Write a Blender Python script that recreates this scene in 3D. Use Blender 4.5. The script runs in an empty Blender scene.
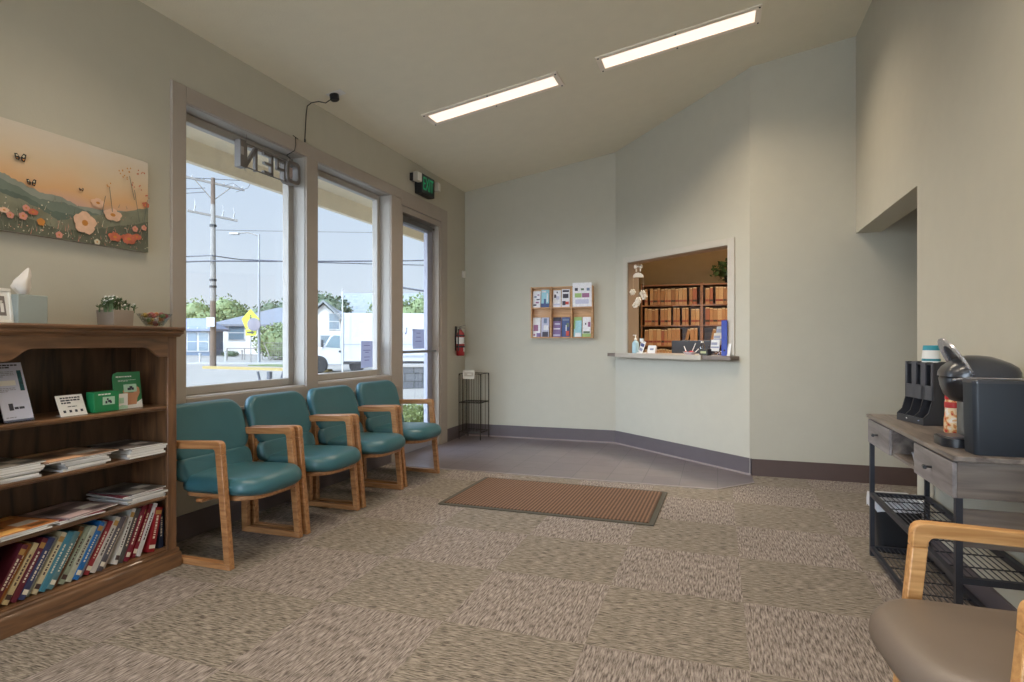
import bpy, bmesh, math, random
from mathutils import Vector, Matrix, Euler
R = math.radians
random.seed(7)
SC = bpy.context.scene
COL = SC.collection

# ------------------------------------------------------------------ camera
FPX = 605.0; EYE = 1.2; YAW = math.atan(206 / FPX)
cam_d = bpy.data.cameras.new('camera'); cam_d.sensor_width = 36; cam_d.lens = FPX / 1024 * 36
cam_d.clip_start = .05; cam_d.clip_end = 600
cam = bpy.data.objects.new('camera', cam_d); COL.objects.link(cam)
cam.location = (0, 0, EYE); cam.rotation_euler = (R(90), 0, YAW); SC.camera = cam
SC.view_settings.view_transform = 'Standard'; SC.view_settings.look = 'None'
SC.view_settings.exposure = 0.0; SC.view_settings.gamma = 1.0; SC.view_settings.use_curve_mapping = False

# ------------------------------------------------------------------ sky and sun
SKY_FILL = 13.2         # added sky glow behind and left of the view, fills the room through the windows
world = bpy.data.worlds.new('sky'); SC.world = world; world.use_nodes = True
wn = world.node_tree; wn.nodes.clear()
w_out = wn.nodes.new('ShaderNodeOutputWorld'); w_bg = wn.nodes.new('ShaderNodeBackground')
w_tc = wn.nodes.new('ShaderNodeTexCoord'); w_sep = wn.nodes.new('ShaderNodeSeparateXYZ'); w_cr = wn.nodes.new('ShaderNodeValToRGB')
w_cr.color_ramp.elements[0].position = 0.0; w_cr.color_ramp.elements[0].color = (.78, .89, 1.0, 1)
w_cr.color_ramp.elements[1].position = .55; w_cr.color_ramp.elements[1].color = (.50, .68, .95, 1)
wn.links.new(w_tc.outputs['Generated'], w_sep.inputs[0]); wn.links.new(w_sep.outputs['Z'], w_cr.inputs[0])
w_dot = wn.nodes.new('ShaderNodeVectorMath'); w_dot.operation = 'DOT_PRODUCT'; w_dot.inputs[1].default_value = Vector((-.45, -.78, .40)).normalized()
w_nrm = wn.nodes.new('ShaderNodeVectorMath'); w_nrm.operation = 'NORMALIZE'
w_mr = wn.nodes.new('ShaderNodeMapRange'); w_mr.interpolation_type = 'SMOOTHSTEP'; w_mr.inputs[1].default_value = .02; w_mr.inputs[2].default_value = 1.0; w_mr.inputs[3].default_value = 1.0; w_mr.inputs[4].default_value = SKY_FILL
wn.links.new(w_tc.outputs['Generated'], w_nrm.inputs[0]); wn.links.new(w_nrm.outputs[0], w_dot.inputs[0]); wn.links.new(w_dot.outputs['Value'], w_mr.inputs[0])
wn.links.new(w_cr.outputs[0], w_bg.inputs[0]); wn.links.new(w_mr.outputs[0], w_bg.inputs[1])
wn.links.new(w_bg.outputs[0], w_out.inputs[0])
sun_d = bpy.data.lights.new('sun', 'SUN'); sun_d.energy = 3.4; sun_d.angle = R(1.5); sun_d.color = (1, .95, .87)
sun = bpy.data.objects.new('sun', sun_d); COL.objects.link(sun)
sun.rotation_euler = Vector((.24, -.80, .85)).to_track_quat('Z', 'Y').to_euler()
LAMP_W = 20.0      # watts of one ceiling fixture

# ------------------------------------------------------------------ picture to world helpers
cs, sn = math.cos(YAW), math.sin(YAW)
def ray(px, py):
    u = (px - 512) / FPX; v = (341 - py) / FPX
    return Vector((-sn + u * cs, cs + u * sn, v))
def on_z(px, py, z=0):
    r = ray(px, py); t = (z - EYE) / r.z; return r.x * t, r.y * t
def on_x(px, py, x):
    r = ray(px, py); t = x / r.x; return r.y * t, EYE + r.z * t
def on_y(px, py, y):
    r = ray(px, py); t = y / r.y; return r.x * t, EYE + r.z * t
def pt(px, py, d):
    r = ray(px, py); return Vector((r.x * d, r.y * d, EYE + r.z * d))

# ------------------------------------------------------------------ materials
def lin(c):
    return tuple(((v / 255) / 12.92 if v / 255 <= .04045 else ((v / 255 + .055) / 1.055) ** 2.4) for v in c) + (1,)
MATS = {}
def mat(name, rgb, rough=.6, metal=0, var=.0, scale=8, bump=0, bscale=60, emit=None, estr=0, spec=.5, coat=0, trans=0, alpha=None):
    if name in MATS: return MATS[name]
    m = bpy.data.materials.new(name); m.use_nodes = True; MATS[name] = m
    nt = m.node_tree; b = nt.nodes['Principled BSDF']
    b.inputs['Base Color'].default_value = lin(rgb); b.inputs['Roughness'].default_value = rough
    b.inputs['Metallic'].default_value = metal; b.inputs['Specular IOR Level'].default_value = spec
    b.inputs['Coat Weight'].default_value = coat; b.inputs['Transmission Weight'].default_value = trans
    if alpha is not None: b.inputs['Alpha'].default_value = alpha
    tc = nt.nodes.new('ShaderNodeTexCoord')
    n = nt.nodes.new('ShaderNodeTexNoise'); n.inputs['Scale'].default_value = scale; n.inputs['Detail'].default_value = 4
    nt.links.new(tc.outputs['Object'], n.inputs['Vector'])
    mx = nt.nodes.new('ShaderNodeMix'); mx.data_type = 'RGBA'; mx.blend_type = 'MULTIPLY'
    mx.inputs[0].default_value = 1; mx.inputs[6].default_value = lin(rgb)
    mr = nt.nodes.new('ShaderNodeMapRange'); mr.inputs[3].default_value = 1 - max(var, .02); mr.inputs[4].default_value = 1 + max(var, .02)
    mr.inputs[1].default_value = .25; mr.inputs[2].default_value = .75
    nt.links.new(n.outputs['Fac'], mr.inputs[0]); nt.links.new(mr.outputs[0], mx.inputs[7]); nt.links.new(mx.outputs[2], b.inputs['Base Color'])
    if bump:
        n2 = nt.nodes.new('ShaderNodeTexNoise'); n2.inputs['Scale'].default_value = bscale; n2.inputs['Detail'].default_value = 3
        nt.links.new(tc.outputs['Object'], n2.inputs['Vector'])
        bp = nt.nodes.new('ShaderNodeBump'); bp.inputs['Strength'].default_value = bump; bp.inputs['Distance'].default_value = .01
        nt.links.new(n2.outputs['Fac'], bp.inputs['Height']); nt.links.new(bp.outputs[0], b.inputs['Normal'])
    if emit:
        b.inputs['Emission Color'].default_value = lin(emit); b.inputs['Emission Strength'].default_value = estr
    return m
def wood(name, dark, light, axis='Y', rough=.45, sc=1.0, stretch=14, coat=0.1):
    if name in MATS: return MATS[name]
    m = bpy.data.materials.new(name); m.use_nodes = True; MATS[name] = m
    nt = m.node_tree; b = nt.nodes['Principled BSDF']; b.inputs['Roughness'].default_value = rough; b.inputs['Coat Weight'].default_value = coat
    tc = nt.nodes.new('ShaderNodeTexCoord'); mp = nt.nodes.new('ShaderNodeMapping')
    s = [stretch, stretch, stretch]; s['XYZ'.index(axis)] = 1.2
    mp.inputs['Scale'].default_value = [v * sc for v in s]
    nt.links.new(tc.outputs['Object'], mp.inputs[0])
    n = nt.nodes.new('ShaderNodeTexNoise'); n.inputs['Scale'].default_value = 2.2; n.inputs['Detail'].default_value = 7; n.inputs['Distortion'].default_value = .9
    nt.links.new(mp.outputs[0], n.inputs['Vector'])
    cr = nt.nodes.new('ShaderNodeValToRGB'); e = cr.color_ramp.elements
    e[0].position = .33; e[0].color = lin(dark); e[1].position = .66; e[1].color = lin(light)
    nt.links.new(n.outputs['Fac'], cr.inputs[0]); nt.links.new(cr.outputs[0], b.inputs['Base Color'])
    bp = nt.nodes.new('ShaderNodeBump'); bp.inputs['Strength'].default_value = .12; bp.inputs['Distance'].default_value = .004
    nt.links.new(n.outputs['Fac'], bp.inputs['Height']); nt.links.new(bp.outputs[0], b.inputs['Normal'])
    return m
def glass(name, tint=(255, 255, 255), refl=.06):
    if name in MATS: return MATS[name]
    m = bpy.data.materials.new(name); m.use_nodes = True; MATS[name] = m
    nt = m.node_tree; nt.nodes.clear(); o = nt.nodes.new('ShaderNodeOutputMaterial'); t = nt.nodes.new('ShaderNodeBsdfTransparent')
    g = nt.nodes.new('ShaderNodeBsdfGlossy'); g.inputs['Roughness'].default_value = .02; mx = nt.nodes.new('ShaderNodeMixShader')
    t.inputs[0].default_value = lin(tint); mx.inputs[0].default_value = refl
    nt.links.new(t.outputs[0], mx.inputs[1]); nt.links.new(g.outputs[0], mx.inputs[2]); nt.links.new(mx.outputs[0], o.inputs[0])
    return m

# ------------------------------------------------------------------ mesh builder
class MB:
    def __init__(self): self.bm = bmesh.new(); self.mi = 0; self.xf = None
    def _done(self, verts, faces):
        for f in faces: f.material_index = self.mi
        if self.xf is not None:
            for v in verts: v.co = self.xf @ v.co
        return self
    def m(self, i): self.mi = i; return self
    def box(self, x0, x1, y0, y1, z0, z1):
        bm = self.bm
        vs = [bm.verts.new(p) for p in ((x0,y0,z0),(x1,y0,z0),(x1,y1,z0),(x0,y1,z0),(x0,y0,z1),(x1,y0,z1),(x1,y1,z1),(x0,y1,z1))]
        fs = [bm.faces.new([vs[i] for i in q]) for q in ((3,2,1,0),(4,5,6,7),(0,1,5,4),(1,2,6,5),(2,3,7,6),(3,0,4,7))]
        return self._done(vs, fs)
    def obox(self, c, size, rot=(0, 0, 0)):
        M = Matrix.Translation(c) @ Euler(rot).to_matrix().to_4x4(); bm = self.bm
        a, b, d = [s / 2 for s in size]
        vs = [bm.verts.new(M @ Vector(p)) for p in ((-a,-b,-d),(a,-b,-d),(a,b,-d),(-a,b,-d),(-a,-b,d),(a,-b,d),(a,b,d),(-a,b,d))]
        fs = [bm.faces.new([vs[i] for i in q]) for q in ((3,2,1,0),(4,5,6,7),(0,1,5,4),(1,2,6,5),(2,3,7,6),(3,0,4,7))]
        return self._done(vs, fs)
    def rings(self, rings, cap0=True, cap1=True, closed=True):
        bm = self.bm; R_ = [[bm.verts.new(p) for p in r] for r in rings]; fs = []
        n = len(R_[0]); rng = n if closed else n - 1
        for a, b in zip(R_, R_[1:]):
            for i in range(rng):
                fs.append(bm.faces.new((a[i], a[(i+1) % n], b[(i+1) % n], b[i])))
        if closed and cap0: fs.append(bm.faces.new(R_[0][::-1]))
        if closed and cap1: fs.append(bm.faces.new(R_[-1]))
        return self._done([v for r in R_ for v in r], fs)
    def tube(self, pts, r, seg=8, closed=False, sq=None):
        pts = [Vector(p) for p in pts]; n = len(pts); rings = []
        rr = r if isinstance(r, (list, tuple)) else [r] * n
        up = None
        for i, p in enumerate(pts):
            if closed: d = (pts[(i+1) % n] - pts[i-1]).normalized()
            else: d = ((pts[min(i+1, n-1)] - p).normalized() + (p - pts[max(i-1, 0)]).normalized()).normalized()
            if up is None:
                up = Vector((0, 0, 1)) if abs(d.z) < .9 else Vector((1, 0, 0))
            a = d.cross(up).normalized(); b = a.cross(d).normalized(); up = b
            rings.append([p + (a * math.cos(2*math.pi*k/seg) + b * math.sin(2*math.pi*k/seg)) * rr[i] for k in range(seg)])
        if closed: return self.rings(rings + [rings[0]], False, False)
        return self.rings(rings)
    def lathe(self, prof, c=(0, 0, 0), seg=20, sx=1, sy=1):
        c = Vector(c); rings = []
        for r, z in prof:
            r = max(r, 1e-4)
            rings.append([c + Vector((r * sx * math.cos(2*math.pi*k/seg), r * sy * math.sin(2*math.pi*k/seg), z)) for k in range(seg)])
        return self.rings(rings)
    def prism(self, poly, axis, a, b):
        def P(u, v, w): return {'x': (w, u, v), 'y': (u, w, v), 'z': (u, v, w)}[axis]
        bm = self.bm; n = len(poly)
        A = [bm.verts.new(P(u, v, a)) for u, v in poly]; B = [bm.verts.new(P(u, v, b)) for u, v in poly]
        fs = [bm.faces.new(A[::-1]), bm.faces.new(B)] + [bm.faces.new((A[i], A[(i+1) % n], B[(i+1) % n], B[i])) for i in range(n)]
        return self._done(A + B, fs)
    def face(self, pts):
        vs = [self.bm.verts.new(p) for p in pts]; return self._done(vs, [self.bm.faces.new(vs)])
    def ico(self, c, r, sub=2, s=(1, 1, 1)):
        M = Matrix.Translation(c) @ Matrix.Diagonal((r*s[0], r*s[1], r*s[2], 1))
        res = bmesh.ops.create_icosphere(self.bm, subdivisions=sub, radius=1, matrix=M)
        fs = {f for v in res['verts'] for f in v.link_faces}
        return self._done(res['verts'], fs)
    def build(self, name, mats, parent=None, bevel=0, smooth=False, seg=2, sub=0, angle=35):
        bm = self.bm
        bmesh.ops.recalc_face_normals(bm, faces=bm.faces[:])
        me = bpy.data.meshes.new(name); bm.to_mesh(me); bm.free()
        if not isinstance(mats, (list, tuple)): mats = [mats]
        for m_ in mats: me.materials.append(m_)
        o = bpy.data.objects.new(name, me); COL.objects.link(o)
        if parent is not None: o.parent = parent
        if smooth or bevel or sub:
            for p in me.polygons: p.use_smooth = True
        if bevel:
            bv = o.modifiers.new('bevel', 'BEVEL'); bv.width = bevel; bv.segments = seg; bv.limit_method = 'ANGLE'; bv.angle_limit = R(30)
        if sub:
            s_ = o.modifiers.new('sub', 'SUBSURF'); s_.levels = sub; s_.render_levels = sub
        if (smooth or bevel) and not sub:
            try: me.set_sharp_from_angle(angle=R(angle))
            except Exception: pass
        return o
def tag(o, label=None, cat=None, group=None, kind=None):
    if label: o['label'] = label
    if cat: o['category'] = cat
    if group: o['group'] = group
    if kind: o['kind'] = kind
    return o
def empty(name, loc=(0, 0, 0), rz=0, label=None, cat=None, group=None):
    o = bpy.data.objects.new(name, None); COL.objects.link(o); o.empty_display_size = .1
    o.location = loc; o.rotation_euler = (0, 0, rz); return tag(o, label, cat, group)
def copy_tree(o, parent=None):
    kids = [k for k in COL.objects if k.parent == o]
    c = o.copy(); COL.objects.link(c)
    if parent is not None: c.parent = parent
    for k in kids: copy_tree(k, c)
    return c
def struct(o): o['kind'] = 'structure'; return o
def text_mesh(body, size, extrude=.001):
    cu = bpy.data.curves.new('t', 'FONT'); cu.body = body; cu.size = size; cu.extrude = extrude; cu.align_x = 'CENTER'; cu.align_y = 'CENTER'
    ob = bpy.data.objects.new('t', cu); COL.objects.link(ob)
    dg = bpy.context.evaluated_depsgraph_get(); me = bpy.data.meshes.new_from_object(ob.evaluated_get(dg))
    COL.objects.unlink(ob); bpy.data.objects.remove(ob); bpy.data.curves.remove(cu); return me
def text_obj(name, body, size, M, m_, parent, extrude=.001, sx=1):
    me = text_mesh(body, size, extrude); me.transform(M @ Matrix.Diagonal((sx, 1, 1, 1))); me.name = name
    me.materials.clear(); me.materials.append(m_)
    o = bpy.data.objects.new(name, me); COL.objects.link(o); o.parent = parent; return o

# ------------------------------------------------------------------ palette
PAINT = (187, 182, 166)
M_wall = mat('wall_paint', PAINT, .85, var=.02, bump=.06, bscale=140)
M_ceil = mat('ceiling_paint', (226, 218, 196), .95, var=.02, bump=.3, bscale=90)
M_trim = mat('taupe_trim_paint', (166, 155, 144), .55, var=.03)
M_sash = mat('window_sash', (166, 160, 152), .5, var=.03)
M_base = mat('vinyl_baseboard', (96, 86, 88), .5, var=.05)
M_basestrip = mat('base_strip', (150, 135, 130), .5)
M_alu = mat('door_aluminium', (150, 150, 162), .45, .1)
M_dark = mat('dark_metal', (38, 38, 40), .45, .5)
M_black = mat('black_plastic', (22, 22, 24), .4)
M_white = mat('white_plastic', (225, 222, 215), .45)
M_paper = mat('paper_white', (228, 226, 222), .8)
M_glass = glass('pane_glass')
M_oakl = wood('chair_oak_light', (168, 118, 66), (206, 158, 102), 'X', .4, 1.6)
M_oak = wood('chair_oak', (140, 94, 56), (180, 130, 84), 'X', .4, 1.6)
M_teal = mat('teal_vinyl', (54, 98, 106), .36, var=.05, scale=6, bump=.05, bscale=300)
M_taupe = mat('taupe_vinyl', (112, 99, 88), .45, var=.04, scale=6, bump=.05, bscale=300)

# carpet: two-foot tiles, quarter turned
def carpet():
    m = bpy.data.materials.new('carpet_tiles'); m.use_nodes = True; nt = m.node_tree; b = nt.nodes['Principled BSDF']; L = nt.links
    b.inputs['Roughness'].default_value = .95; b.inputs['Specular IOR Level'].default_value = .15
    tc = nt.nodes.new('ShaderNodeTexCoord')
    ck = nt.nodes.new('ShaderNodeTexChecker'); ck.inputs['Scale'].default_value = 1 / .61
    mp = nt.nodes.new('ShaderNodeMapping'); mp.inputs['Location'].default_value = (1.11, -2.36 + .61 * 4, .05)
    L.new(tc.outputs['Object'], mp.inputs[0]); L.new(mp.outputs[0], ck.inputs['Vector'])
    def streak(sx, sy):
        q = nt.nodes.new('ShaderNodeMapping'); q.inputs['Scale'].default_value = (sx, sy, 1); L.new(tc.outputs['Object'], q.inputs[0])
        n = nt.nodes.new('ShaderNodeTexNoise'); n.inputs['Scale'].default_value = 1; n.inputs['Detail'].default_value = 3; n.inputs['Roughness'].default_value = .62
        L.new(q.outputs[0], n.inputs['Vector']); return n
    a, c = streak(150, 17), streak(20, 150)
    def ramp(n, c0, c1, p0=.40, p1=.60):
        r = nt.nodes.new('ShaderNodeValToRGB'); e = r.color_ramp.elements; e[0].position = p0; e[1].position = p1
        e[0].color = lin(c0); e[1].color = lin(c1); L.new(n.outputs['Fac'], r.inputs[0]); return r
    ra = ramp(a, (84, 75, 69), (164, 153, 145), .34, .64); rc = ramp(c, (78, 71, 63), (156, 146, 134), .36, .62)
    mx = nt.nodes.new('ShaderNodeMix'); mx.data_type = 'RGBA'
    L.new(ck.outputs['Fac'], mx.inputs[0]); L.new(ra.outputs[0], mx.inputs[6]); L.new(rc.outputs[0], mx.inputs[7])
    big = nt.nodes.new('ShaderNodeTexNoise'); big.inputs['Scale'].default_value = 1.4; L.new(tc.outputs['Object'], big.inputs['Vector'])
    mr = nt.nodes.new('ShaderNodeMapRange'); mr.inputs[3].default_value = .88; mr.inputs[4].default_value = 1.1; L.new(big.outputs['Fac'], mr.inputs[0])
    mul = nt.nodes.new('ShaderNodeMix'); mul.data_type = 'RGBA'; mul.blend_type = 'MULTIPLY'; mul.inputs[0].default_value = 1
    L.new(mx.outputs[2], mul.inputs[6]); L.new(mr.outputs[0], mul.inputs[7]); L.new(mul.outputs[2], b.inputs['Base Color'])
    bp = nt.nodes.new('ShaderNodeBump'); bp.inputs['Strength'].default_value = .5; bp.inputs['Distance'].default_value = .004
    mb_ = nt.nodes.new('ShaderNodeMix'); L.new(ck.outputs['Fac'], mb_.inputs[0]); L.new(a.outputs['Fac'], mb_.inputs[2]); L.new(c.outputs['Fac'], mb_.inputs[3])
    L.new(mb_.outputs[0], bp.inputs['Height']); L.new(bp.outputs[0], b.inputs['Normal'])
    return m
def brick_mat(name, c1, c2, mortar, w, h, loc=(0, 0, 0), rough=.5, msize=.008, offset=0.0, nvar=.5, rot=(0,0,0)):
    m = bpy.data.materials.new(name); m.use_nodes = True; nt = m.node_tree; b = nt.nodes['Principled BSDF']; L = nt.links
    b.inputs['Roughness'].default_value = rough
    tc = nt.nodes.new('ShaderNodeTexCoord'); mp = nt.nodes.new('ShaderNodeMapping'); mp.inputs['Location'].default_value = loc; mp.inputs['Rotation'].default_value = rot
    L.new(tc.outputs['Object'], mp.inputs[0]); br = nt.nodes.new('ShaderNodeTexBrick'); L.new(mp.outputs[0], br.inputs['Vector'])
    br.offset = offset; br.inputs['Scale'].default_value = 1; br.inputs['Brick Width'].default_value = w; br.inputs['Row Height'].default_value = h
    br.inputs['Mortar Size'].default_value = msize; br.inputs['Mortar Smooth'].default_value = .2
    br.inputs['Color1'].default_value = lin(c1); br.inputs['Color2'].default_value = lin(c2); br.inputs['Mortar'].default_value = lin(mortar)
    n = nt.nodes.new('ShaderNodeTexNoise'); n.inputs['Scale'].default_value = 6; n.inputs['Detail'].default_value = 5; L.new(tc.outputs['Object'], n.inputs['Vector'])
    mr = nt.nodes.new('ShaderNodeMapRange'); mr.inputs[1].default_value = .3; mr.inputs[2].default_value = .7; mr.inputs[3].default_value = 1 - .18 * nvar; mr.inputs[4].default_value = 1 + .18 * nvar
    L.new(n.outputs['Fac'], mr.inputs[0]); mul = nt.nodes.new('ShaderNodeMix'); mul.data_type = 'RGBA'; mul.blend_type = 'MULTIPLY'; mul.inputs[0].default_value = 1
    L.new(br.outputs['Color'], mul.inputs[6]); L.new(mr.outputs[0], mul.inputs[7]); L.new(mul.outputs[2], b.inputs['Base Color'])
    bp = nt.nodes.new('ShaderNodeBump'); bp.inputs['Strength'].default_value = .3; bp.inputs['Distance'].default_value = .003; bp.invert = True
    L.new(br.outputs['Fac'], bp.inputs['Height']); L.new(bp.outputs[0], b.inputs['Normal'])
    return m

# ================================================================== ROOM SHELL
XL, YB, XR = -3.06, 7.12, 1.11
YR0, YF = 4.14, 5.81                     # end of the right wall, face of the far wall
AP0, AP1 = Vector((-1.14, 7.12, 0)), Vector((.287, 5.81, 0))
AL = (AP1 - AP0).length; AD = (AP1 - AP0) / AL; AN = Vector((-AD.y, AD.x, 0))      # along the angled wall, and away from the room
def ceil_z(x): return 3.10 + .166 * (x - XL)
REAR = -2.6; TOP = 4.5
A_ROT = math.atan2(AD.y, AD.x)
A_M = Matrix.Translation(AP0) @ Matrix.Rotation(A_ROT, 4, 'Z')      # local x along the wall, y behind it

mb = MB(); mb.prism([(XL-.1, REAR-.1), (1.3, REAR-.1), (2.6, 4.0), (2.6, 5.9), (.287, 5.9), (.0, 5.17), (XL-.1, 5.17)], 'z', -.1, 0)
struct(mb.build('floor', carpet()))
M_tile = brick_mat('slate_tiles', (104, 95, 98), (112, 103, 103), (72, 66, 68), .3045, .3045, (.0 + .0022, -5.17, 0), .34, .003)
mb = MB(); mb.prism([(XL-.1, 5.17), (0, 5.17), (.29, 5.50), (.287, 5.9), (-1.2, 7.3), (XL-.1, 7.3)], 'z', -.1, .001)
struct(mb.build('floor', M_tile))
mb = MB(); mb.box(-2.62, -.0, 5.145, 5.172, 0, .006); mb.obox((.145, 5.335, .003), (.44, .022, .006), (0, 0, math.atan2(.33, .29)))
struct(mb.build('trim_1', mat('transition_strip', (150, 140, 136), .4, .3)))

# left (window) wall with its openings, ends of openings: (y0, y1, z0, z1)
OPEN = [(2.825, 3.955, .85, 2.64), (4.095, 5.25, .86, 2.64), (5.45, 6.38, .0, 2.58)]
mb = MB(); XO = XL - .17; H0 = 3.3
mb.box(XO, XL, REAR-.15, 2.825, -.1, H0)
mb.box(XO, XL, 2.825, 3.955, -.1, .85); mb.box(XO, XL, 2.825, 3.955, 2.64, H0)
mb.box(XO, XL, 3.955, 4.095, -.1, H0)
mb.box(XO, XL, 4.095, 5.25, -.1, .86); mb.box(XO, XL, 4.095, 5.25, 2.64, H0)
mb.box(XO, XL, 5.25, 5.45, -.1, H0)
mb.box(XO, XL, 5.45, 6.38, 2.58, H0)
mb.box(XO, XL, 6.38, YB+.15, -.1, H0)
struct(mb.build('wall_left', M_wall))
mb = MB(); mb.box(XL-.2, AP0.x+.1, YB, YB+.15, -.1, TOP); struct(mb.build('wall_back', M_wall))
# angled wall with the reception opening (u .223-1.672, z 1.07-2.10)
mb = MB(); mb.xf = A_M
T = .14
mb.box(0, .223, 0, T, -.1, TOP); mb.box(1.672, AL, 0, T, -.1, TOP); mb.box(.223, 1.672, 0, T, -.1, 1.03); mb.box(.223, 1.672, 0, T, 2.10, TOP)
struct(mb.build('wall_angled', M_wall))
mb = MB(); mb.box(.287-.02, 2.7, YF, YF+.14, -.1, TOP+.2); struct(mb.build('wall_far', M_wall))
# right wall, with header over the hall opening
mb = MB(); mb.box(XR, XR+.185, REAR-.15, YR0, -.1, TOP+.2); mb.box(XR, XR+.185, YR0, YF, 2.115, TOP+.2)
struct(mb.build('wall_right', M_wall))
mb = MB(); mb.box(2.6, 2.75, 3.9, YF+.14, -.1, TOP+.4); mb.box(XR+.185, 2.7, 3.9, 4.04, -.1, TOP+.4); struct(mb.build('wall_hall', M_wall))
# rear wall (behind the viewer) with an opening for the added fill window
mb = MB(); yr0, yr1 = REAR-.15, REAR
mb.box(XL-.17, -2.5, yr0, yr1, -.1, TOP); mb.box(.6, XR+.185, yr0, yr1, -.1, TOP+.2); mb.box(-2.5, .6, yr0, yr1, -.1, .25); mb.box(-2.5, .6, yr0, yr1, 2.63, TOP)
struct(mb.build('wall_rear', M_wall))
# ceiling slab, sloping, over all rooms
mb = MB(); mb.prism([(XL-.17, ceil_z(XL-.17)), (3.2, ceil_z(3.2)), (3.2, ceil_z(3.2)+.25), (XL-.17, ceil_z(XL-.17)+.25)], 'y', REAR-.3, 11.2)
struct(mb.build('ceiling', M_ceil))

# baseboards
def base(name, pts, h=.15, t=.012):
    mb = MB()
    for (a, b, n) in pts:
        a, b, n = Vector(a+(0,)), Vector(b+(0,)), Vector(n+(0,))
        c = (a+b)/2 + n*t/2; ang = math.atan2((b-a).y, (b-a).x)
        mb.obox((c.x, c.y, h/2+.002), ((b-a).length, t, h-.004), (0, 0, ang))
        mb.m(1); c2 = (a+b)/2 + n*(t+.006)/2; mb.obox((c2.x, c2.y, .008), ((b-a).length, t+.006, .014), (0, 0, ang)); mb.m(0)
    struct(mb.build(name, [M_base, M_basestrip]))
base('baseboard_back', [((XL, YB), (AP0.x, YB), (0, -1))])
base('baseboard_angled', [((AP0.x, AP0.y), (AP1.x, AP1.y), (-AN.x, -AN.y))])
M_base2 = mat('vinyl_baseboard_brown', (84, 66, 60), .5, var=.05)
mb = MB(); mb.box(.287, 2.6, YF-.012, YF, 0, .148); struct(mb.build('baseboard_far', M_base2))
mb = MB(); mb.box(XR-.012, XR, REAR, YR0, 0, .148); mb.box(XR-.012, XR+.185, YR0, YR0+.012, 0, .148); struct(mb.build('baseboard_right', M_base))
mb = MB(); mb.box(XL, XL+.012, REAR, 5.37, 0, .15); mb.box(XL, XL+.012, 6.56, YB, 0, .15); struct(mb.build('baseboard_left', M_base))

# trim around the window group
mb = MB(); XT = XL + .022
mb.box(XL, XT, 2.725, 2.825, .76, 2.74)
mb.box(XL, XT, 2.825, 5.45, 2.64, 2.74); mb.box(XL, XT, 5.45, 6.38, 2.585, 2.74)
mb.box(XL, XT, 3.955, 4.095, .76, 2.64); mb.box(XL, XT, 5.25, 5.45, .0, 2.64)
mb.box(XL, XT, 6.38, 6.55, 0, 2.74)
mb.box(XL, XT, 2.825, 3.955, .76, .85); mb.box(XL, XT, 4.095, 5.25, .76, .86)
struct(mb.build('trim_2', M_trim, bevel=.004))
mb = MB(); mb.box(XL, XT+.018, 2.72, 5.37, .735, .76); struct(mb.build('trim_3', M_trim, bevel=.004))

def window(n, y0, y1, z0, z1):
    w = empty('window_%d' % n, (0, 0, 0)); struct(w)
    mb = MB(); t = .006                                 # reveal lining
    mb.box(XO, XL+.004, y0, y0+t, z0, z1); mb.box(XO, XL+.004, y1-t, y1, z0, z1); mb.box(XO, XL+.004, y0+t, y1-t, z1-t, z1); mb.box(XO, XL+.004, y0+t, y1-t, z0, z0+t)
    mb.build('window_lining', M_sash, w)
    mb = MB(); f = .055; a, b = XO+.01, XO+.07
    mb.box(a, b, y0+t, y0+t+f, z0+t, z1-t); mb.box(a, b, y1-t-f, y1-t, z0+t, z1-t); mb.box(a, b, y0+t+f, y1-t-f, z0+t, z0+t+f); mb.box(a, b, y0+t+f, y1-t-f, z1-t-f, z1-t)
    mb.build('window_frame', M_sash, w, bevel=.006)
    mb = MB(); mb.box(XO+.036, XO+.042, y0+t+f-.005, y1-t-f+.005, z0+t+f-.005, z1-t-f+.005); mb.build('window_pane', M_glass, w)
window(1, *OPEN[0]); window(2, *OPEN[1])
# unseen rear window, added to bring fill light into the room
w = empty('window_3'); struct(w)
mb = MB()
for a, b in ((-2.5, -2.44), (-.98, -.92), (.54, .6)): mb.box(a, b, yr0+.03, yr0+.1, .25, 2.63)
mb.box(-2.5, .6, yr0+.03, yr0+.1, .25, .31); mb.box(-2.5, .6, yr0+.03, yr0+.1, 2.57, 2.63); mb.build('window_frame', M_sash, w)
mb = MB(); mb.box(-2.45, .55, yr0+.06, yr0+.066, .3, 2.58); mb.build('window_pane', M_glass, w)

# ------------------------------------------------------------------ glass entrance door
d = empty('door_1'); struct(d)
y0, y1, z1 = 5.45, 6.38, 2.58
mb = MB(); mb.box(XO+.02, XL+.012, y0, y0+.045, 0, z1); mb.box(XO+.02, XL+.012, y1-.045, y1, 0, z1); mb.box(XO+.02, XL+.012, y0+.045, y1-.045, z1-.06, z1)
mb.build('door_frame', M_trim, d, bevel=.004)
mb = MB(); a, b = XO+.05, XO+.10; p, q = y0+.048, y1-.048
mb.box(a, b, p, p+.075, .01, z1-.065); mb.box(a, b, q-.12, q, .01, z1-.065); mb.box(a, b, p+.075, q-.12, .01, .20); mb.box(a, b, p+.075, q-.12, z1-.15, z1-.065)
mb.build('door_leaf', M_alu, d, bevel=.004)
mb = MB(); mb.box(a+.02, a+.026, p+.07, q-.115, .19, z1-.145); mb.build('door_pane', M_glass, d)
mb = MB(); mb.tube([(b, p+.04, 1.085), (b+.055, p+.04, 1.085), (b+.055, q-.03, 1.085), (b, q-.03, 1.085)], .014, 8)
mb.build('push_bar', mat('brushed_metal', (135, 133, 136), .35, .8), d, smooth=True)
mb = MB(); mb.box(b, b+.055, p+.02, p+.72, z1-.145, z1-.085); mb.box(b, b+.03, p+.72, q, z1-.105, z1-.085)
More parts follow.
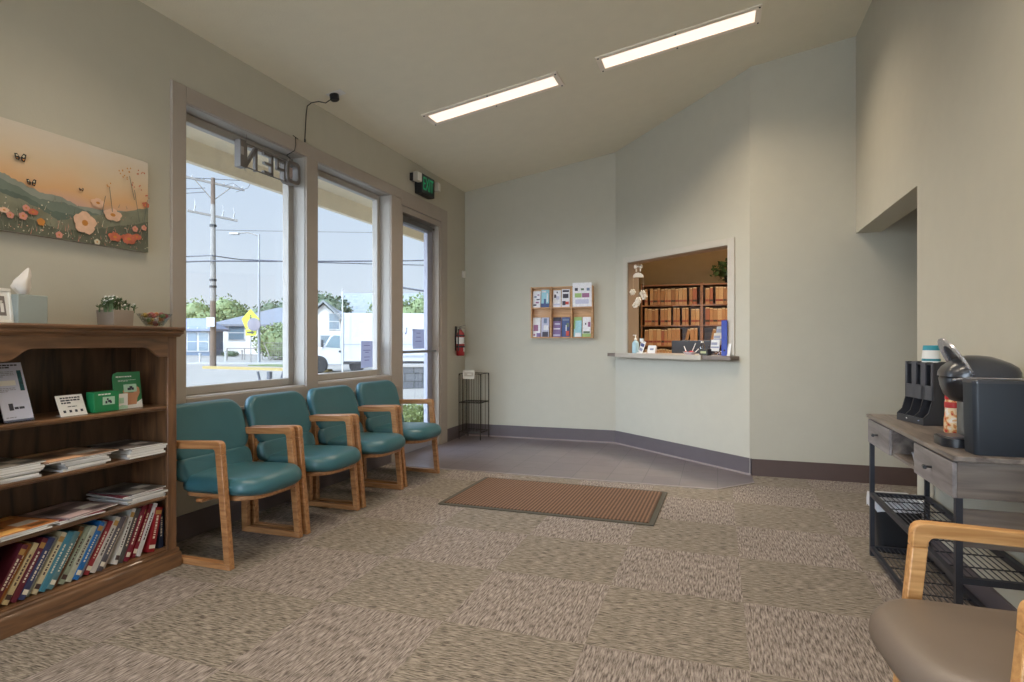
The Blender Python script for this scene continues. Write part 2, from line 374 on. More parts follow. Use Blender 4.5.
mb.build('door_closer', mat('closer_grey', (88, 86, 84), .5, .2), d, bevel=.006)
mb = MB(); mb.box(a+.03, b+.012, p+.01, p+.06, 2.40, 2.47); mb.build('door_sensor', M_white, d, bevel=.004)
mb = MB()
for s in (.72, .755, .935): mb.tube([(b-.002, p+.04, s), (b+.012, p+.04, s)], .011, 8)
mb.build('lock', M_dark, d)

# ------------------------------------------------------------------ ceiling lights
M_diff = mat('lamp_diffuser', (255, 232, 214), .5, emit=(255, 230, 212), estr=1.15)
SLOPE = math.atan(.166)
def ceiling_light(x, y, label=None, group='ceiling lights', power=1.0):
    o = empty('ceiling_light', (x, y, ceil_z(x)), 0, label, 'ceiling light', group); o.rotation_euler = (0, -SLOPE, 0)
    L_, W_ = .625, .135
    mb = MB()
    mb.box(-L_, L_, -W_, -W_+.045, -.014, .0); mb.box(-L_, L_, W_-.045, W_, -.014, .0); mb.box(-L_, -L_+.045, -W_+.045, W_-.045, -.014, .0); mb.box(L_-.045, L_, -W_+.045, W_-.045, -.014, .0)
    mb.build('lamp_frame', mat('lamp_frame_cream', (236, 224, 208), .5), o, bevel=.003)
    mb = MB(); mb.box(-L_+.045, L_-.045, -W_+.045, W_-.045, -.008, -.001); mb.build('lamp_diffuser', M_diff, o)
    for sx in (-1, 0, 1):
        for sy in (-1, 1):
            mb = MB(); mb.lathe([(.001, -.019), (.007, -.018), (.007, -.013)], (sx*(L_-.02), sy*(W_-.02), 0), 8); mb.build('screw', M_dark, o)
    ld = bpy.data.lights.new('lamp_tube', 'AREA'); ld.shape = 'RECTANGLE'; ld.size = 2*L_-.12; ld.size_y = 2*W_-.12; ld.energy = LAMP_W * power
    ld.color = (1, .85, .66); ld.spread = R(128)
    lo = bpy.data.objects.new('lamp_tube', ld); COL.objects.link(lo); lo.parent = o; lo.location = (0, 0, -.012)
    return o
ceiling_light(-1.862, 4.92, 'long recessed ceiling light with cream frame, nearer the window wall')
ceiling_light(-.31, 4.89, 'long recessed ceiling light with cream frame, nearer the right wall')
for yy in (2.0, -.9):  # extra fixtures out of view, added as fill light for the room
    for xx in (-1.862, -.31): ceiling_light(xx, yy, 'unseen fill light fixture added behind the viewer', 'added fill lights behind the viewer')

# ================================================================== OUTSIDE
M_asph = mat('street_asphalt', (114, 108, 99), .9, var=.06, scale=.6)
M_conc = mat('concrete', (128, 124, 118), .9, var=.05, scale=1.5)
def gz(dist):       # ground height against the distance from the wall
    P = [(0, -.03), (2.2, -.06), (12, -.35), (42, -.35), (62, .25), (140, .6)]
    for (a, za), (b, zb) in zip(P, P[1:]):
        if dist <= b: return za + (zb-za) * (dist-a)/(b-a)
    return P[-1][1]
def gnd(p): return gz(XO - p.x)
mb = MB()
for (d0, d1) in ((2.2, 12), (12, 42), (42, 62), (62, 140)):
    mb.face([(XO-d0, -60, gz(d0)), (XO-d1, -60, gz(d1)), (XO-d1, 160, gz(d1)), (XO-d0, 160, gz(d0))])
struct(mb.build('floor_street', M_asph))
mb = MB(); mb.prism([(XO, gz(0)), (XO-2.2, gz(2.2)), (XO-2.2, -.25), (XO, -.25)], 'y', -8, 14); struct(mb.build('floor_walk', M_conc))
# eave over the windows
M_soff = mat('eave_paint', (222, 206, 178), .8, var=.04)
mb = MB()
mb.prism([(XO, 3.02), (-4.2, 2.9), (-4.2, 3.0), (XO, 3.12)], 'y', -3, 11); mb.box(-4.26, -4.2, -3, 11, 2.71, 3.05)
mb.prism([(-3.75, 2.86), (-3.66, 2.86), (-3.66, 2.99), (-3.75, 2.97)], 'y', -3, 11)
struct(mb.build('trim_4', M_soff))

# shrub by the door, leaf helper
def leaves(mb, c, rad, n, size, flat=1.0, rnd=random, shell=.55):
    for _ in range(n):
        while True:
            v = Vector((rnd.uniform(-1, 1), rnd.uniform(-1, 1), rnd.uniform(-1, 1)))
            if shell < v.length <= 1: break
        p = Vector(c) + Vector((v.x*rad[0], v.y*rad[1], v.z*rad[2]))
        a = Vector((rnd.uniform(-1, 1), rnd.uniform(-1, 1), rnd.uniform(-.4, 1))).normalized(); b = a.cross(Vector((rnd.uniform(-1, 1), rnd.uniform(-1, 1), rnd.uniform(-1, 1)))).normalized()
        s = size * rnd.uniform(.6, 1.2)
        mb.face([p, p + (a*.5 + b*.3)*s, p + a*s, p + (a*.5 - b*.3)*s])
M_leaf = mat('leaf_green', (92, 104, 62), .7, var=.3, scale=.7); M_leafy = mat('leaf_yellow_green', (112, 120, 64), .7, var=.25, scale=9)
M_leafd = mat('leaf_dark', (66, 78, 54), .7, var=.3, scale=1); M_bark = mat('bark', (110, 90, 72), .9, var=.2)
def shrub(name, c, rad, n, size, m_, label, cat='shrub', group=None, core=.8):
    o = empty(name, (c[0], c[1], c[2]), 0, label, cat, group)
    mb = MB(); mb.ico((0, 0, rad[2]*.9), 1, 2, (rad[0]*core, rad[1]*core, rad[2]*core)); leaves(mb, (0, 0, rad[2]*.9), rad, n, size, shell=.7); mb.build('foliage', m_, o)
    mb = MB(); mb.tube([(0, 0, 0), (.02*rad[0], 0, rad[2]*.5), (0, 0, rad[2])], [.08*rad[0]+.01]*3, 6); mb.build('stem', M_bark, o)
    return o
def tree(c, h, spread, n, size, m_, label, group='trees behind the houses'):
    o = empty('tree', c, 0, label, 'tree', group); rnd = random.Random(int(abs(c[0])*10+abs(c[1])))
    mb = MB(); mb.tube([(0, 0, -.2), (.1, .05, h*.35), (-.1, .1, h*.7)], [.35, .25, .12], 8); mb.build('trunk', M_bark, o, smooth=True)
    mb = MB()
    for k in range(11):
        cc = (rnd.uniform(-.55, .55)*spread, rnd.uniform(-.55, .55)*spread, h*rnd.uniform(.38, .82)); r = spread*rnd.uniform(.3, .48)
        mb.ico(cc, r*.72, 2, (1, 1, .85)); leaves(mb, cc, (r, r, r*.85), n//11, size, rnd=rnd, shell=.7)
    mb.build('crown', m_, o); return o

# ================================================================== CHAIRS
def rrect(w, h, r, n=6, p=None):
    out = []
    for cx_, cy_, a0 in ((w/2-r, h/2-r, 0), (-w/2+r, h/2-r, 90), (-w/2+r, -h/2+r, 180), (w/2-r, -h/2+r, 270)):
        for k in range(n+1):
            a = R(a0 + 90*k/n); out.append((cx_ + r*math.cos(a), cy_ + r*math.sin(a)))
    return out
def cushion(outline, z0, z1, edge, warp=None, rings=4, dome=0.0):
    """pillow-like loft of a closed outline (centred near the origin)"""
    mb = MB(); prof = []
    mid = (z0+z1)/2; hz = (z1-z0)/2
    W = max(abs(p[0]) for p in outline); 
    for k in range(-rings, rings+1):
        a = R(90*k/rings); prof.append((edge*(1-math.cos(a)), mid + hz*math.sin(a)))
    ring_list = []
    def ins(dd):
        out = []
        for x, y in outline:
            l = math.hypot(x, y); out.append((x*(l-dd)/l, y*(l-dd)/l))
        return out
    for s in (0.02, .35, .7): ring_list.append([(x*s, y*s, z0) for x, y in ins(edge)])
    for dd, z in prof: ring_list.append([(x, y, z) for x, y in ins(dd)])
    for s in (.85, .65, .4, .2, .02): ring_list.append([(x*s, y*s, z1 + dome*(1-s*s)) for x, y in ins(edge)])
    if warp: ring_list = [[warp(Vector(p)) for p in r] for r in ring_list]
    mb.rings(ring_list); return mb

def make_chair(m_seat, label, group=None, tilt=.285, oak=None):
    """guest chair facing +x, origin on the floor"""
    oak = oak or M_oak
    o = empty('guest_chair', (0, 0, 0), 0, label, 'chair', group)
    for s in (-1, 1):
        y = s*.277
        def bar(p, q, w, t=.036):
            p, q = Vector(p), Vector(q); dd = q-p; m_ = MB(); 
            return p, q, w
        # closed loop side frame: outer and inner outline in xz
        outer = [(.262, 0), (.205, .655), (.185, .672), (-.185, .655), (-.208, .63), (-.192, 0)]
        inner = [(.212, .036), (.165, .622), (.160, .628), (-.158, .615), (-.168, .60), (-.150, .036)]
        m1 = MB(); bm = m1.bm
        def add(poly): m1.prism(poly, 'y', y-.018, y+.018)
        add([(.248, 0), (.206, .036), (.1475, .600), (.1905, .600)]); mleg = m1; 
        mleg.build('leg', oak, o, bevel=.004)
        rc = [(.1905, .600), (.188, .645), (.183, .659), (.173, .668), (.160, .6715), (.135, .6715)]
        m2 = MB(); m2.prism([(.1905, .600), (.1475, .600), (.146, .616), (.140, .625), (.130, .628), inner[3], inner[4], outer[4], outer[3]] + rc[:0:-1], 'y', y-.0182, y+.0182); m2.build('armrest', oak, o, bevel=.004, seg=2)
        m3 = MB(); m3.prism([outer[4], inner[4], inner[5], outer[5]], 'y', y-.018, y+.018); m3.build('leg', oak, o, bevel=.004)
        m4 = MB(); m4.prism([outer[5], inner[5], (.206, .036), (.248, 0)], 'y', y-.018, y+.018); m4.build('floor_runner', oak, o, bevel=.004)
    # seat: wide rounded front
    out = []
    N = 48
    for k in range(N):
        a = 2*math.pi*k/N; c, s_ = math.cos(a), math.sin(a)
        if c >= 0: x = .335*abs(c)**.72 ; y = .285*math.copysign(abs(s_)**.62, s_)
        else: x = -.205*abs(c)**.4; y = .25*math.copysign(abs(s_)**.5, s_)
        if c < 0: y *= 1
        if abs(y) > .252 and x < .235: y = math.copysign(.252, y)
        out.append((x, y))
    def wp(v):
        z = v.z - .035*max(0, (.12 - v.x)) - .30*(v.y**2)*(1 if v.z > .4 else .2) + (.10*max(0, v.x-.12)*0)
        z -= .35*max(0, v.x-.2)**1.5
        return Vector((v.x+.02, v.y, z))
    cushion(out, .375, .478, .042, wp, dome=-.006).build('seat', m_seat, o, smooth=True, angle=80)
    pl = [(x*.93+.015, y*.90) for x, y in out]
    m5 = MB(); m5.prism(pl, 'z', .345, .372); m5.build('seat_base', oak, o, bevel=.006)
    m6 = MB(); m6.box(-.02, .02, -.258, .258, .328, .345); m6.build('stretcher', oak, o, bevel=.003)
    # backrest in its own plane (u across, v up), then tilted and dished
    def bw(zoff):
        def f(v):
            u, h_, t = v.x, v.y, v.z
            return Vector((-.150 - tilt*(h_+zoff-.44) + t + .55*u*u*.45, u, h_+zoff))
        return f
    up = []
    for x, y in rrect(.575, .31, .085, 6):
        if y < -.1: x = x*1.0
        up.append((x*(1.0 if y < 0 else 1-.05*(y/.15)**2), y))
    cushion(up, -.04, .03, .026, bw(.685), dome=.004).build('backrest', m_seat, o, smooth=True, angle=80)
    cushion(rrect(.55, .125, .045, 5), -.035, .036, .024, bw(.485), dome=.004).build('lumbar_cushion', m_seat, o, smooth=True, angle=80)
    for s in (-1, 1): m7 = MB(); m7.box(-.192, -.158, s*.262-.012, s*.262+.012, .43, .60); m7.build('back_bracket', oak, o)
    return o
GR = 'teal chairs under the street windows'
ch = make_chair(M_teal, 'teal vinyl armchair with oak frame right beside the wooden bookcase', GR)
ch.location = (-2.655, 2.805, 0)
for y, rz, lab in ((3.432, 0, 'teal vinyl armchair with oak frame, second from the wooden bookcase'),
                   (4.062, 0, 'teal vinyl armchair with oak frame, third from the wooden bookcase'),
                   (4.715, -3, 'teal vinyl armchair with oak frame, farthest from bookcase, beside the glass door')):
    c = copy_tree(ch); c['label'] = lab; c.location = (-2.655, y, 0); c.rotation_euler = (0, 0, R(rz))
bc = make_chair(M_taupe, 'beige taupe vinyl chair with light wooden arms in front of the console table', None, .16, M_oakl)
bc.location = (.750, 1.805, 0); bc.rotation_euler = (0, 0, R(180+5.5))

# ================================================================== DOOR MAT
M_mat = bpy.data.materials.new('mat_ribs'); M_mat.use_nodes = True
_nt = M_mat.node_tree; _b = _nt.nodes['Principled BSDF']; _b.inputs['Roughness'].default_value = .95
_tc = _nt.nodes.new('ShaderNodeTexCoord'); _wv = _nt.nodes.new('ShaderNodeTexWave'); _wv.bands_direction = 'X'; _wv.inputs['Scale'].default_value = 12; _wv.inputs['Distortion'].default_value = 1.2; _wv.inputs['Detail Scale'].default_value = 6; _wv.inputs['Detail'].default_value = 1
_cr = _nt.nodes.new('ShaderNodeValToRGB'); _cr.color_ramp.elements[0].color = lin((72, 50, 36)); _cr.color_ramp.elements[1].color = lin((124, 94, 72))
_nt.links.new(_tc.outputs['Object'], _wv.inputs[0]); _nt.links.new(_wv.outputs['Fac'], _cr.inputs[0]); _nt.links.new(_cr.outputs[0], _b.inputs[0])
o = empty('door_mat', (-1.163, 4.475, 0), R(-1), 'brown ribbed door mat with dark rubber border on the carpet', 'door mat')
mb = MB(); mb.prism(rrect(1.555, .925, .012, 3), 'z', .001, .008); mb.build('mat_border', mat('mat_rubber', (74, 70, 60), .8), o)
mb = MB(); mb.box(-.74, .74, -.425, .425, .006, .013); mb.build('mat_pile', M_mat, o)

# ================================================================== BOOKCASE
M_bk = wood('bookcase_wood', (76, 53, 36), (128, 92, 62), 'Y', .38, 1.0, 12, .25)
M_bkv = wood('bookcase_wood_upright', (74, 51, 35), (122, 86, 57), 'Z', .38, 1.0, 12, .25)
M_bkb = wood('bookcase_back_wood', (52, 38, 27), (100, 74, 52), 'Z', .5, .8, 9, .1)
BX0, BXF, BY0, BY1 = XL+.014, -2.74, 1.575, 2.485
o = empty('bookcase', (0, 0, 0), 0, 'dark stained wooden bookcase with arched top rail against the left wall', 'bookcase')
mb = MB()
mb.prism([(BX0, 1.222), (BXF+.005, 1.222), (BXF+.012, 1.232), (BXF+.03, 1.238), (BXF+.034, 1.246), (BXF+.03, 1.252), (BXF+.042, 1.258), (BXF+.044, 1.268), (BXF+.038, 1.274), (BX0, 1.274)], 'y', BY0-.03, BY1+.018)
mb.build('top_board', M_bk, o, bevel=.002)
for a, b in ((BY0, BY0+.022), (BY1-.022, BY1)):
    mb = MB(); mb.box(BX0, BXF-.018, a, b, .0, 1.222); mb.build('side_panel', M_bkv, o)
for a, b in ((BY0, BY0+.055), (BY1-.055, BY1)):
    mb = MB(); mb.box(BXF-.018, BXF, a, b, .095, 1.222); mb.build('stile', M_bkv, o, bevel=.003)
mb = MB(); mb.box(BX0, BX0+.006, BY0+.022, BY1-.022, .09, 1.222); mb.build('back_panel', M_bkb, o)
# arched rail
ya, yb = BY0+.055, BY1-.055; poly = [(ya, 1.222), (ya, 1.115)]
for k in range(0, 11):
    t = k/10; poly.append((ya+.035+.10*t, 1.115 + .052*(.5-.5*math.cos(math.pi*t))))
for k in range(0, 11):
    t = 1-k/10; poly.append((yb-.035-.10*t, 1.115 + .052*(.5-.5*math.cos(math.pi*t))))
poly += [(yb, 1.115), (yb, 1.222)]
mb = MB(); mb.prism(poly, 'x', BXF-.018, BXF); mb.build('arched_rail', M_bk, o, bevel=.002)
SH = [.858, .617, .388]
for z in SH:
    mb = MB(); mb.prism([(BX0+.006, z-.024), (BXF-.022, z-.024), (BXF-.012, z-.02), (BXF-.012, z-.014), (BXF-.006, z-.012), (BXF-.006, z-.004), (BXF-.01, z), (BX0+.006, z)], 'y', BY0+.022, BY1-.022); mb.build('shelf', M_bk, o)
mb = MB(); mb.box(BX0+.006, BXF-.004, BY0+.022, BY1-.022, .085, .105); mb.build('bottom_shelf', M_bk, o)
mb = MB(); mb.prism([(BX0, 0), (BXF+.022, 0), (BXF+.022, .062), (BXF+.016, .075), (BXF+.006, .08), (BXF+.004, .092), (BXF-.002, .098), (BXF-.03, .098), (BXF-.03, .085), (BX0, .085)], 'y', BY0-.012, BY1+.012); mb.build('plinth', M_bk, o, bevel=.002)

# books leaning on the bottom shelf
M_pages = mat('book_pages', (205, 196, 176), .9, var=.08, scale=120)
BOOKS = [(96, 34, 48, 'maroon', 'a'), (150, 92, 34, 'ochre brown', 'b'), (196, 176, 134, 'cream', 'c'), (96, 30, 44, 'dark wine red', 'd'), (52, 58, 92, 'navy blue', 'e'), (132, 136, 130, 'grey', 'f'),
         (200, 186, 152, 'pale cream', 'g'), (66, 122, 140, 'teal blue', 'h'), (84, 116, 120, 'dusty blue', 'i'), (104, 70, 44, 'brown with pale band', 'j'), (142, 150, 130, 'sage grey', 'k'), (172, 170, 148, 'pale olive', 'l'),
         (30, 96, 156, 'bright blue', 'm'), (150, 152, 164, 'silver grey', 'n'), (140, 44, 50, 'red', 'o'), (186, 178, 168, 'off-white', 'p'), (84, 78, 84, 'charcoal', 'q'), (176, 168, 160, 'light grey', 'r'),
         (210, 206, 200, 'white', 's'), (70, 66, 62, 'black and white', 't'), (110, 28, 44, 'burgundy', 'u'), (150, 40, 56, 'crimson', 'v'), (122, 30, 46, 'deep red', 'w'), (196, 192, 190, 'pale grey', 'x'), (134, 22, 30, 'plain scarlet', 'y'), (34, 42, 66, 'dark navy', 'z')]
BOOKPOS = []
yy = 1.612
for i, b in enumerate(BOOKS):
    if i < 18: th, tt, hh = 30, .0245, .262 - .006*(i % 3)
    elif i < 24: th, tt, hh = 23, .0222, .268 - .004*(i % 2)
    elif i == 24: th, tt, hh = 13, .038, .225
    else: th, tt, hh = 2, .030, .205
    if i == 18: yy += .034
    if i == 24: yy += .037
    if i == 25: yy += .040
    yy += tt/math.cos(R(th)); BOOKPOS.append((yy, th, tt, hh))
for i, (b, (y, th, tt, hh)) in enumerate(zip(BOOKS, BOOKPOS)):
    where = 'leaning on the bottom shelf' if i < 25 else 'standing upright at the right end of the bottom shelf'
    prev = BOOKS[i-1][3] if i else None
    side = ('right of the %s one' % prev) if prev else 'leftmost of the row'
    o = empty('book', (-2.772 - .006*((i*7) % 4), y, .1055), 0, '%s book %s, %s' % (b[3], 'leaning on bottom shelf' if i < 25 else 'upright at end of bottom shelf', side), 'book', 'books on the bottom shelf')
    o.rotation_euler = (R(-th), 0, 0); W = .185 + .008*((i*5) % 3); c = .0025; g = .0006
    M_c = mat('book_cover_' + b[3].replace(' ', '_'), b[:3], .5, var=.06, scale=30)
    mb = MB(); mb.box(-W, 0, -tt+g, -tt+g+c, 0, hh); mb.box(-W, 0, -c-g, -g, 0, hh); mb.box(-c, 0, -tt+g+c, -c-g, 0, hh)
    lt = lin((225, 215, 195)); mb.m(1)
    rnd = random.Random(i)
    z = hh*.3
    while z < hh*.78:
        l = rnd.uniform(.004, .014)
        mb.box(0, .0004, -tt*.66, -tt*.36, z, z+l); z += l + rnd.uniform(.002, .006)
    if i % 2 == 0: mb.box(0, .0004, -tt+g*2, -g*2, hh*.08, hh*.16)
    mb.m(2)
    if i % 3 == 0: mb.box(0, .0004, -tt+g*2, -g*2, hh*.84, hh*.93)
    mb.build('cover', [M_c, mat('spine_print', (214, 204, 184), .6) if sum(b[:3]) < 420 else mat('spine_print_dark', (70, 50, 46), .6), mat('spine_band_gold', (170, 130, 70), .5)], o)
    mb = MB(); mb.box(-W+.004, -c, -tt+g+c, -c-g, .004, hh-.004); mb.build('page_block', M_pages, o)

# magazines
def magazine(loc, rz, col, lab, grp, w=.21, l=.275, t=.006, art=None):
    o = empty('magazine', loc, R(rz), lab, 'magazine', grp)
    mb = MB(); mb.box(-l/2, l/2, -w/2, w/2, .0004, t-.001); mb.build('pages', M_paper, o)
    mb = MB(); mb.box(-l/2, l/2+.0008, -w/2, w/2, t-.001, t); mb.box(-l/2, l/2+.0008, -w/2-.0006, -w/2, 0, t)
    rnd = random.Random(hash(lab) & 255); cols = [col, tuple(min(255, int(v*1.35+20)) for v in col), tuple(int(v*.5) for v in col), (220, 214, 206)]
    if art:
        for (i, a0, a1, b0, b1) in art: mb.m(i); mb.box(a0*l, a1*l, b0*w, b1*w, t, t+.0003)
    ms = [mat('cover_%d_%d_%d' % tuple(v), v, .35, var=.2, scale=25) for v in cols]
    mb.build('cover', ms, o); return o
ART = [(1, -.48, -.3, -.42, .42), (2, -.2, .1, -.4, -.05), (3, .0, .22, .05, .4), (1, .25, .46, -.45, .0), (2, .3, .42, .1, .42)]
def stack(name, cx_, cy_, z, items, grp, where):
    for k, (col, cn, dx, dy, rz, t, w) in enumerate(items):
        n = len(items); pos = 'topmost' if k == n-1 else ('bottom one' if k == 0 else '%s from the top' % ('', 'second', 'third', 'fourth', 'fifth', 'sixth', 'seventh')[n-1-k])
        magazine((cx_+dx, cy_+dy, z), rz, col, '%s magazine %s, %s' % (cn, where, pos), grp, w=w, t=t, art=ART if k == n-1 else None); z += t+.0002
rnd = random.Random(3)
def plain(n, t0=.008): return [((160, 156, 150) if k % 2 else (196, 192, 186), 'white edged', rnd.uniform(-.006, .012), rnd.uniform(-.012, .012), rnd.uniform(-3, 3), t0+rnd.uniform(-.002, .003), .205) for k in range(n)]
g2 = 'magazines on the middle shelf'; g3 = 'magazines on the third shelf'
stack('l', -2.893, 1.71, SH[1], plain(6, .009) + [((120, 116, 112), 'dark grey covered', .005, .01, 4, .006, .205)], g2, 'in left pile of the middle shelf')
stack('m', -2.89, 2.005, SH[1], plain(4, .010) + [((96, 40, 44), 'dark red covered', .006, -.03, -2, .006, .29), ((168, 132, 104), 'tan covered', .012, -.02, 4, .005, .34)], g2, 'in centre pile of the middle shelf')
stack('r', -2.888, 2.312, SH[1], plain(4, .011) + [((90, 84, 80), 'black and white covered', .002, -.006, -4, .006, .21)], g2, 'in right pile of the middle shelf')
stack('l', -2.888, 1.73, SH[2], plain(2, .007) + [((204, 132, 74), 'orange covered', .010, .01, 5, .006, .26)], g3, 'in left pile of the third shelf')
stack('m', -2.888, 1.992, SH[2], plain(1, .006) + [((120, 36, 48), 'wine red covered', .01, -.02, -9, .006, .25), ((140, 122, 122), 'grey pink covered', .004, .03, 8, .006, .26)], g3, 'in centre pile of the third shelf')
stack('r', -2.886, 2.315, SH[2], plain(5, .008) + [((112, 40, 52), 'dark pink covered', .0, -.006, -6, .006, .21), ((96, 92, 88), 'black and white covered', .002, .004, 3, .006, .205)], g3, 'in right pile of the third shelf')

# displays on the top shelf
Z1 = SH[0]
M_ink = mat('ink_dark', (52, 52, 66), .7); M_inkl = mat('ink_light', (140, 142, 160), .7); M_cyan = mat('phone_screen_print', (30, 84, 96), .4, var=.5, scale=90)
def lines(mb, y0, y1, z, n, h, gap, x, rnd, w=1):
    for k in range(n):
        e = y1 if k < n-1 else y0 + (y1-y0)*rnd.uniform(.4, .8)
        yy = y0
        while yy < e-.003:
            l = min(rnd.uniform(.006, .02)*w, e-yy); mb.box(x, x+.0003, yy, yy+l, z-h, z); yy += l+.003
        z -= h+gap
o = empty('flyer_holder', (-2.79, 1.748, Z1), R(6), 'slanted acrylic holder with tall white printed flyer on upper shelf', 'sign holder')
mb = MB(); tilt = Matrix.Rotation(R(-17), 4, 'Y'); mb.xf = tilt
mb.box(-.002, .001, -.062, .062, .004, .26); mb.build('flyer', mat('flyer_paper', (196, 200, 222), .6), o)
mb = MB(); mb.xf = tilt; rr = random.Random(1); mb.m(0); lines(mb, -.05, .045, .252, 2, .006, .004, .001, rr); mb.m(1); lines(mb, -.05, .02, .222, 4, .003, .004, .001, rr); lines(mb, -.052, .015, .150, 3, .003, .004, .001, rr); lines(mb, -.05, .04, .024, 1, .004, .003, .001, rr)
mb.m(0); mb.box(.001, .0016, -.03, -.012, .052, .082); lines(mb, -.008, .045, .066, 1, .010, .002, .001, rr, 1.4); mb.m(2); mb.box(.001, .0018, .034, .052, .135, .225)
mb.m(3); mb.box(.001, .0012, -.05, .02, .160, .182); mb.build('flyer_print', [M_ink, M_inkl, M_cyan, M_paper], o)
mb = MB(); mb.xf = tilt; mb.box(-.006, -.003, -.064, .064, 0, .264); mb.box(.002, .0035, -.064, .064, 0, .012); mb.xf = None
mb.box(-.10, .004, -.064, .064, 0, .003); mb.prism([(-.09, .003), (-.005, .003), (-.07, .2)], 'y', -.064, -.061); mb.build('acrylic_stand', glass('acrylic', (215, 218, 228), .12), o)
o = empty('small_card', (-2.80, 1.985, Z1), R(4), 'small white announcement card tilted back on upper shelf', 'card')
mb = MB(); tilt = Matrix.Rotation(R(-22), 4, 'Y'); mb.xf = tilt; mb.box(-.002, 0, -.064, .064, .0, .10); mb.xf = None; mb.box(-.05, -.002, -.05, .05, 0, .002); mb.build('card', M_paper, o)
mb = MB(); mb.xf = tilt; rr = random.Random(4); lines(mb, -.045, .05, .090, 3, .007, .005, 0, rr, 1.2); lines(mb, -.02, .04, .046, 1, .004, .003, 0, rr); 
for yy in (-.04, -.012, .015, .042): mb.box(0, .0004, yy-.006, yy+.006, .016, .028)
mb.build('card_print', [M_ink], o)
M_grn = mat('gift_green', (28, 128, 76), .45); M_grnl = mat('gift_pale_green', (170, 205, 180), .5, var=.1, scale=60); M_skin = mat('printed_hand', (196, 140, 106), .6)
o = empty('gift_card_box', (-2.80, 2.14, Z1), R(3), 'small green gift card box standing on upper shelf', 'box')
mb = MB(); mb.box(-.05, 0, -.066, .066, 0, .098); mb.build('box', M_grn, o, bevel=.002)
mb = MB(); mb.m(0); mb.box(0, .0006, -.022, .042, .034, .072); mb.m(1); lines(mb, -.045, .055, .088, 1, .006, .002, 0, random.Random(5), .8); mb.m(2); 
for q in ((-.008, .04, .01, .006), (.006, .045, .016, .005), (.016, .04, .01, .004), (.0, .055, .008, .004)): mb.box(.0006, .001, q[0], q[0]+q[2], q[1], q[1]+q[3]+.006)
mb.build('box_print', [M_grnl, M_paper, M_ink], o)
o = empty('brochure_stand', (-2.835, 2.285, Z1), R(2), 'taller green brochure display with a hand holding a gift card', 'brochure display')
mb = MB(); pl = [(-.078, .0), (.078, .0), (.078, .185), (-.05, .185), (-.072, .178), (-.078, .16)]; mb.xf = Matrix.Rotation(R(-6), 4, 'Y'); mb.prism(pl, 'x', -.004, 0); mb.xf = None; mb.box(-.05, -.002, -.07, .07, 0, .003); mb.build('panel', mat('brochure_green', (58, 128, 84), .5, var=.06), o)
mb = MB(); mb.xf = Matrix.Rotation(R(-6), 4, 'Y')
mb.m(0); mb.prism([(.078, 0), (.078, .042), (.05, .028), (.0, .022), (-.078, .018), (-.078, 0)], 'x', 0, .0006)
mb.m(1); mb.prism([(-.012, .018), (.044, .018), (.052, .05), (.068, .075), (.066, .1), (.054, .108), (.046, .09), (.03, .078), (-.0, .08), (-.016, .098), (-.028, .09), (-.02, .06)], 'x', 0, .001)
mb.m(2); mb.box(0, .0022, -.022, .05, .082, .122); mb.m(3)
for q in ((-.002, .092, .02), (.01, .1, .016), (.02, .092, .014)): mb.box(.0022, .0026, q[0], q[0]+q[2], q[1], q[1]+.012)
mb.m(0); lines(mb, -.06, .06, .165, 1, .006, .002, 0, random.Random(6), .8); lines(mb, -.05, .05, .145, 2, .002, .003, 0, random.Random(6), .8)
mb.build('panel_print', [M_paper, M_skin, M_grnl, M_ink], o)
o = empty('gift_card', (-2.822, 2.238, Z1), R(2), 'small white card propped between the two green displays', 'card')
mb = MB(); mb.box(-.003, 0, -.03, .03, .002, .078); mb.build('card', M_paper, o); mb = MB(); mb.box(0, .0005, -.018, .008, .03, .058); mb.prism([(-.03, .002), (.03, .002), (.03, .016), (0, .022), (-.03, .012)], 'x', 0, .0005); mb.build('card_print', [M_grnl], o)

# on top of the bookcase
ZB = 1.2742
o = empty('tissue_box', (-2.905, 1.838, ZB), R(0), 'pale blue grey cube tissue box with white tissue sticking out', 'tissue box')
mb = MB(); mb.box(-.058, .058, -.062, .062, 0, .128); mb.build('box', mat('tissue_box_paint', (150, 158, 152), .55, var=.03), o, bevel=.004)
mb = MB(); mb.lathe([(.04, .128), (.04, .1295), (.001, .1295)], (0, 0, 0), 16, 1, .6); mb.build('opening', M_ink, o)
mb = MB(); rr = random.Random(2); rg = []
for zz, s, ox in ((.124, .012, -.004), (.145, .026, -.006), (.165, .034, -.012), (.19, .03, -.008), (.215, .02, .006), (.235, .012, .012), (.252, .003, .018)):
    rg.append([(s*.5*math.cos(2*math.pi*k/14)*(1+.5*math.cos(3*2*math.pi*k/14)), ox + s*math.sin(2*math.pi*k/14)*(1+.35*math.sin(5*2*math.pi*k/14+zz*30)), zz) for k in range(14)])
mb.rings(rg); mb.build('tissue', mat('tissue_white', (224, 216, 208), .9), o, smooth=True, angle=60)
o = empty('picture_frame', (-2.86, 1.722, ZB), R(8), 'small white framed photo at the left end of bookcase top', 'picture frame')
mb = MB(); mb.xf = Matrix.Rotation(R(-10), 4, 'Y'); mb.box(-.012, 0, -.06, .06, 0, .015); mb.box(-.012, 0, -.06, .06, .14, .155); mb.box(-.012, 0, -.06, -.045, .015, .14); mb.box(-.012, 0, .045, .06, .015, .14); mb.build('frame', M_white, o, bevel=.003)
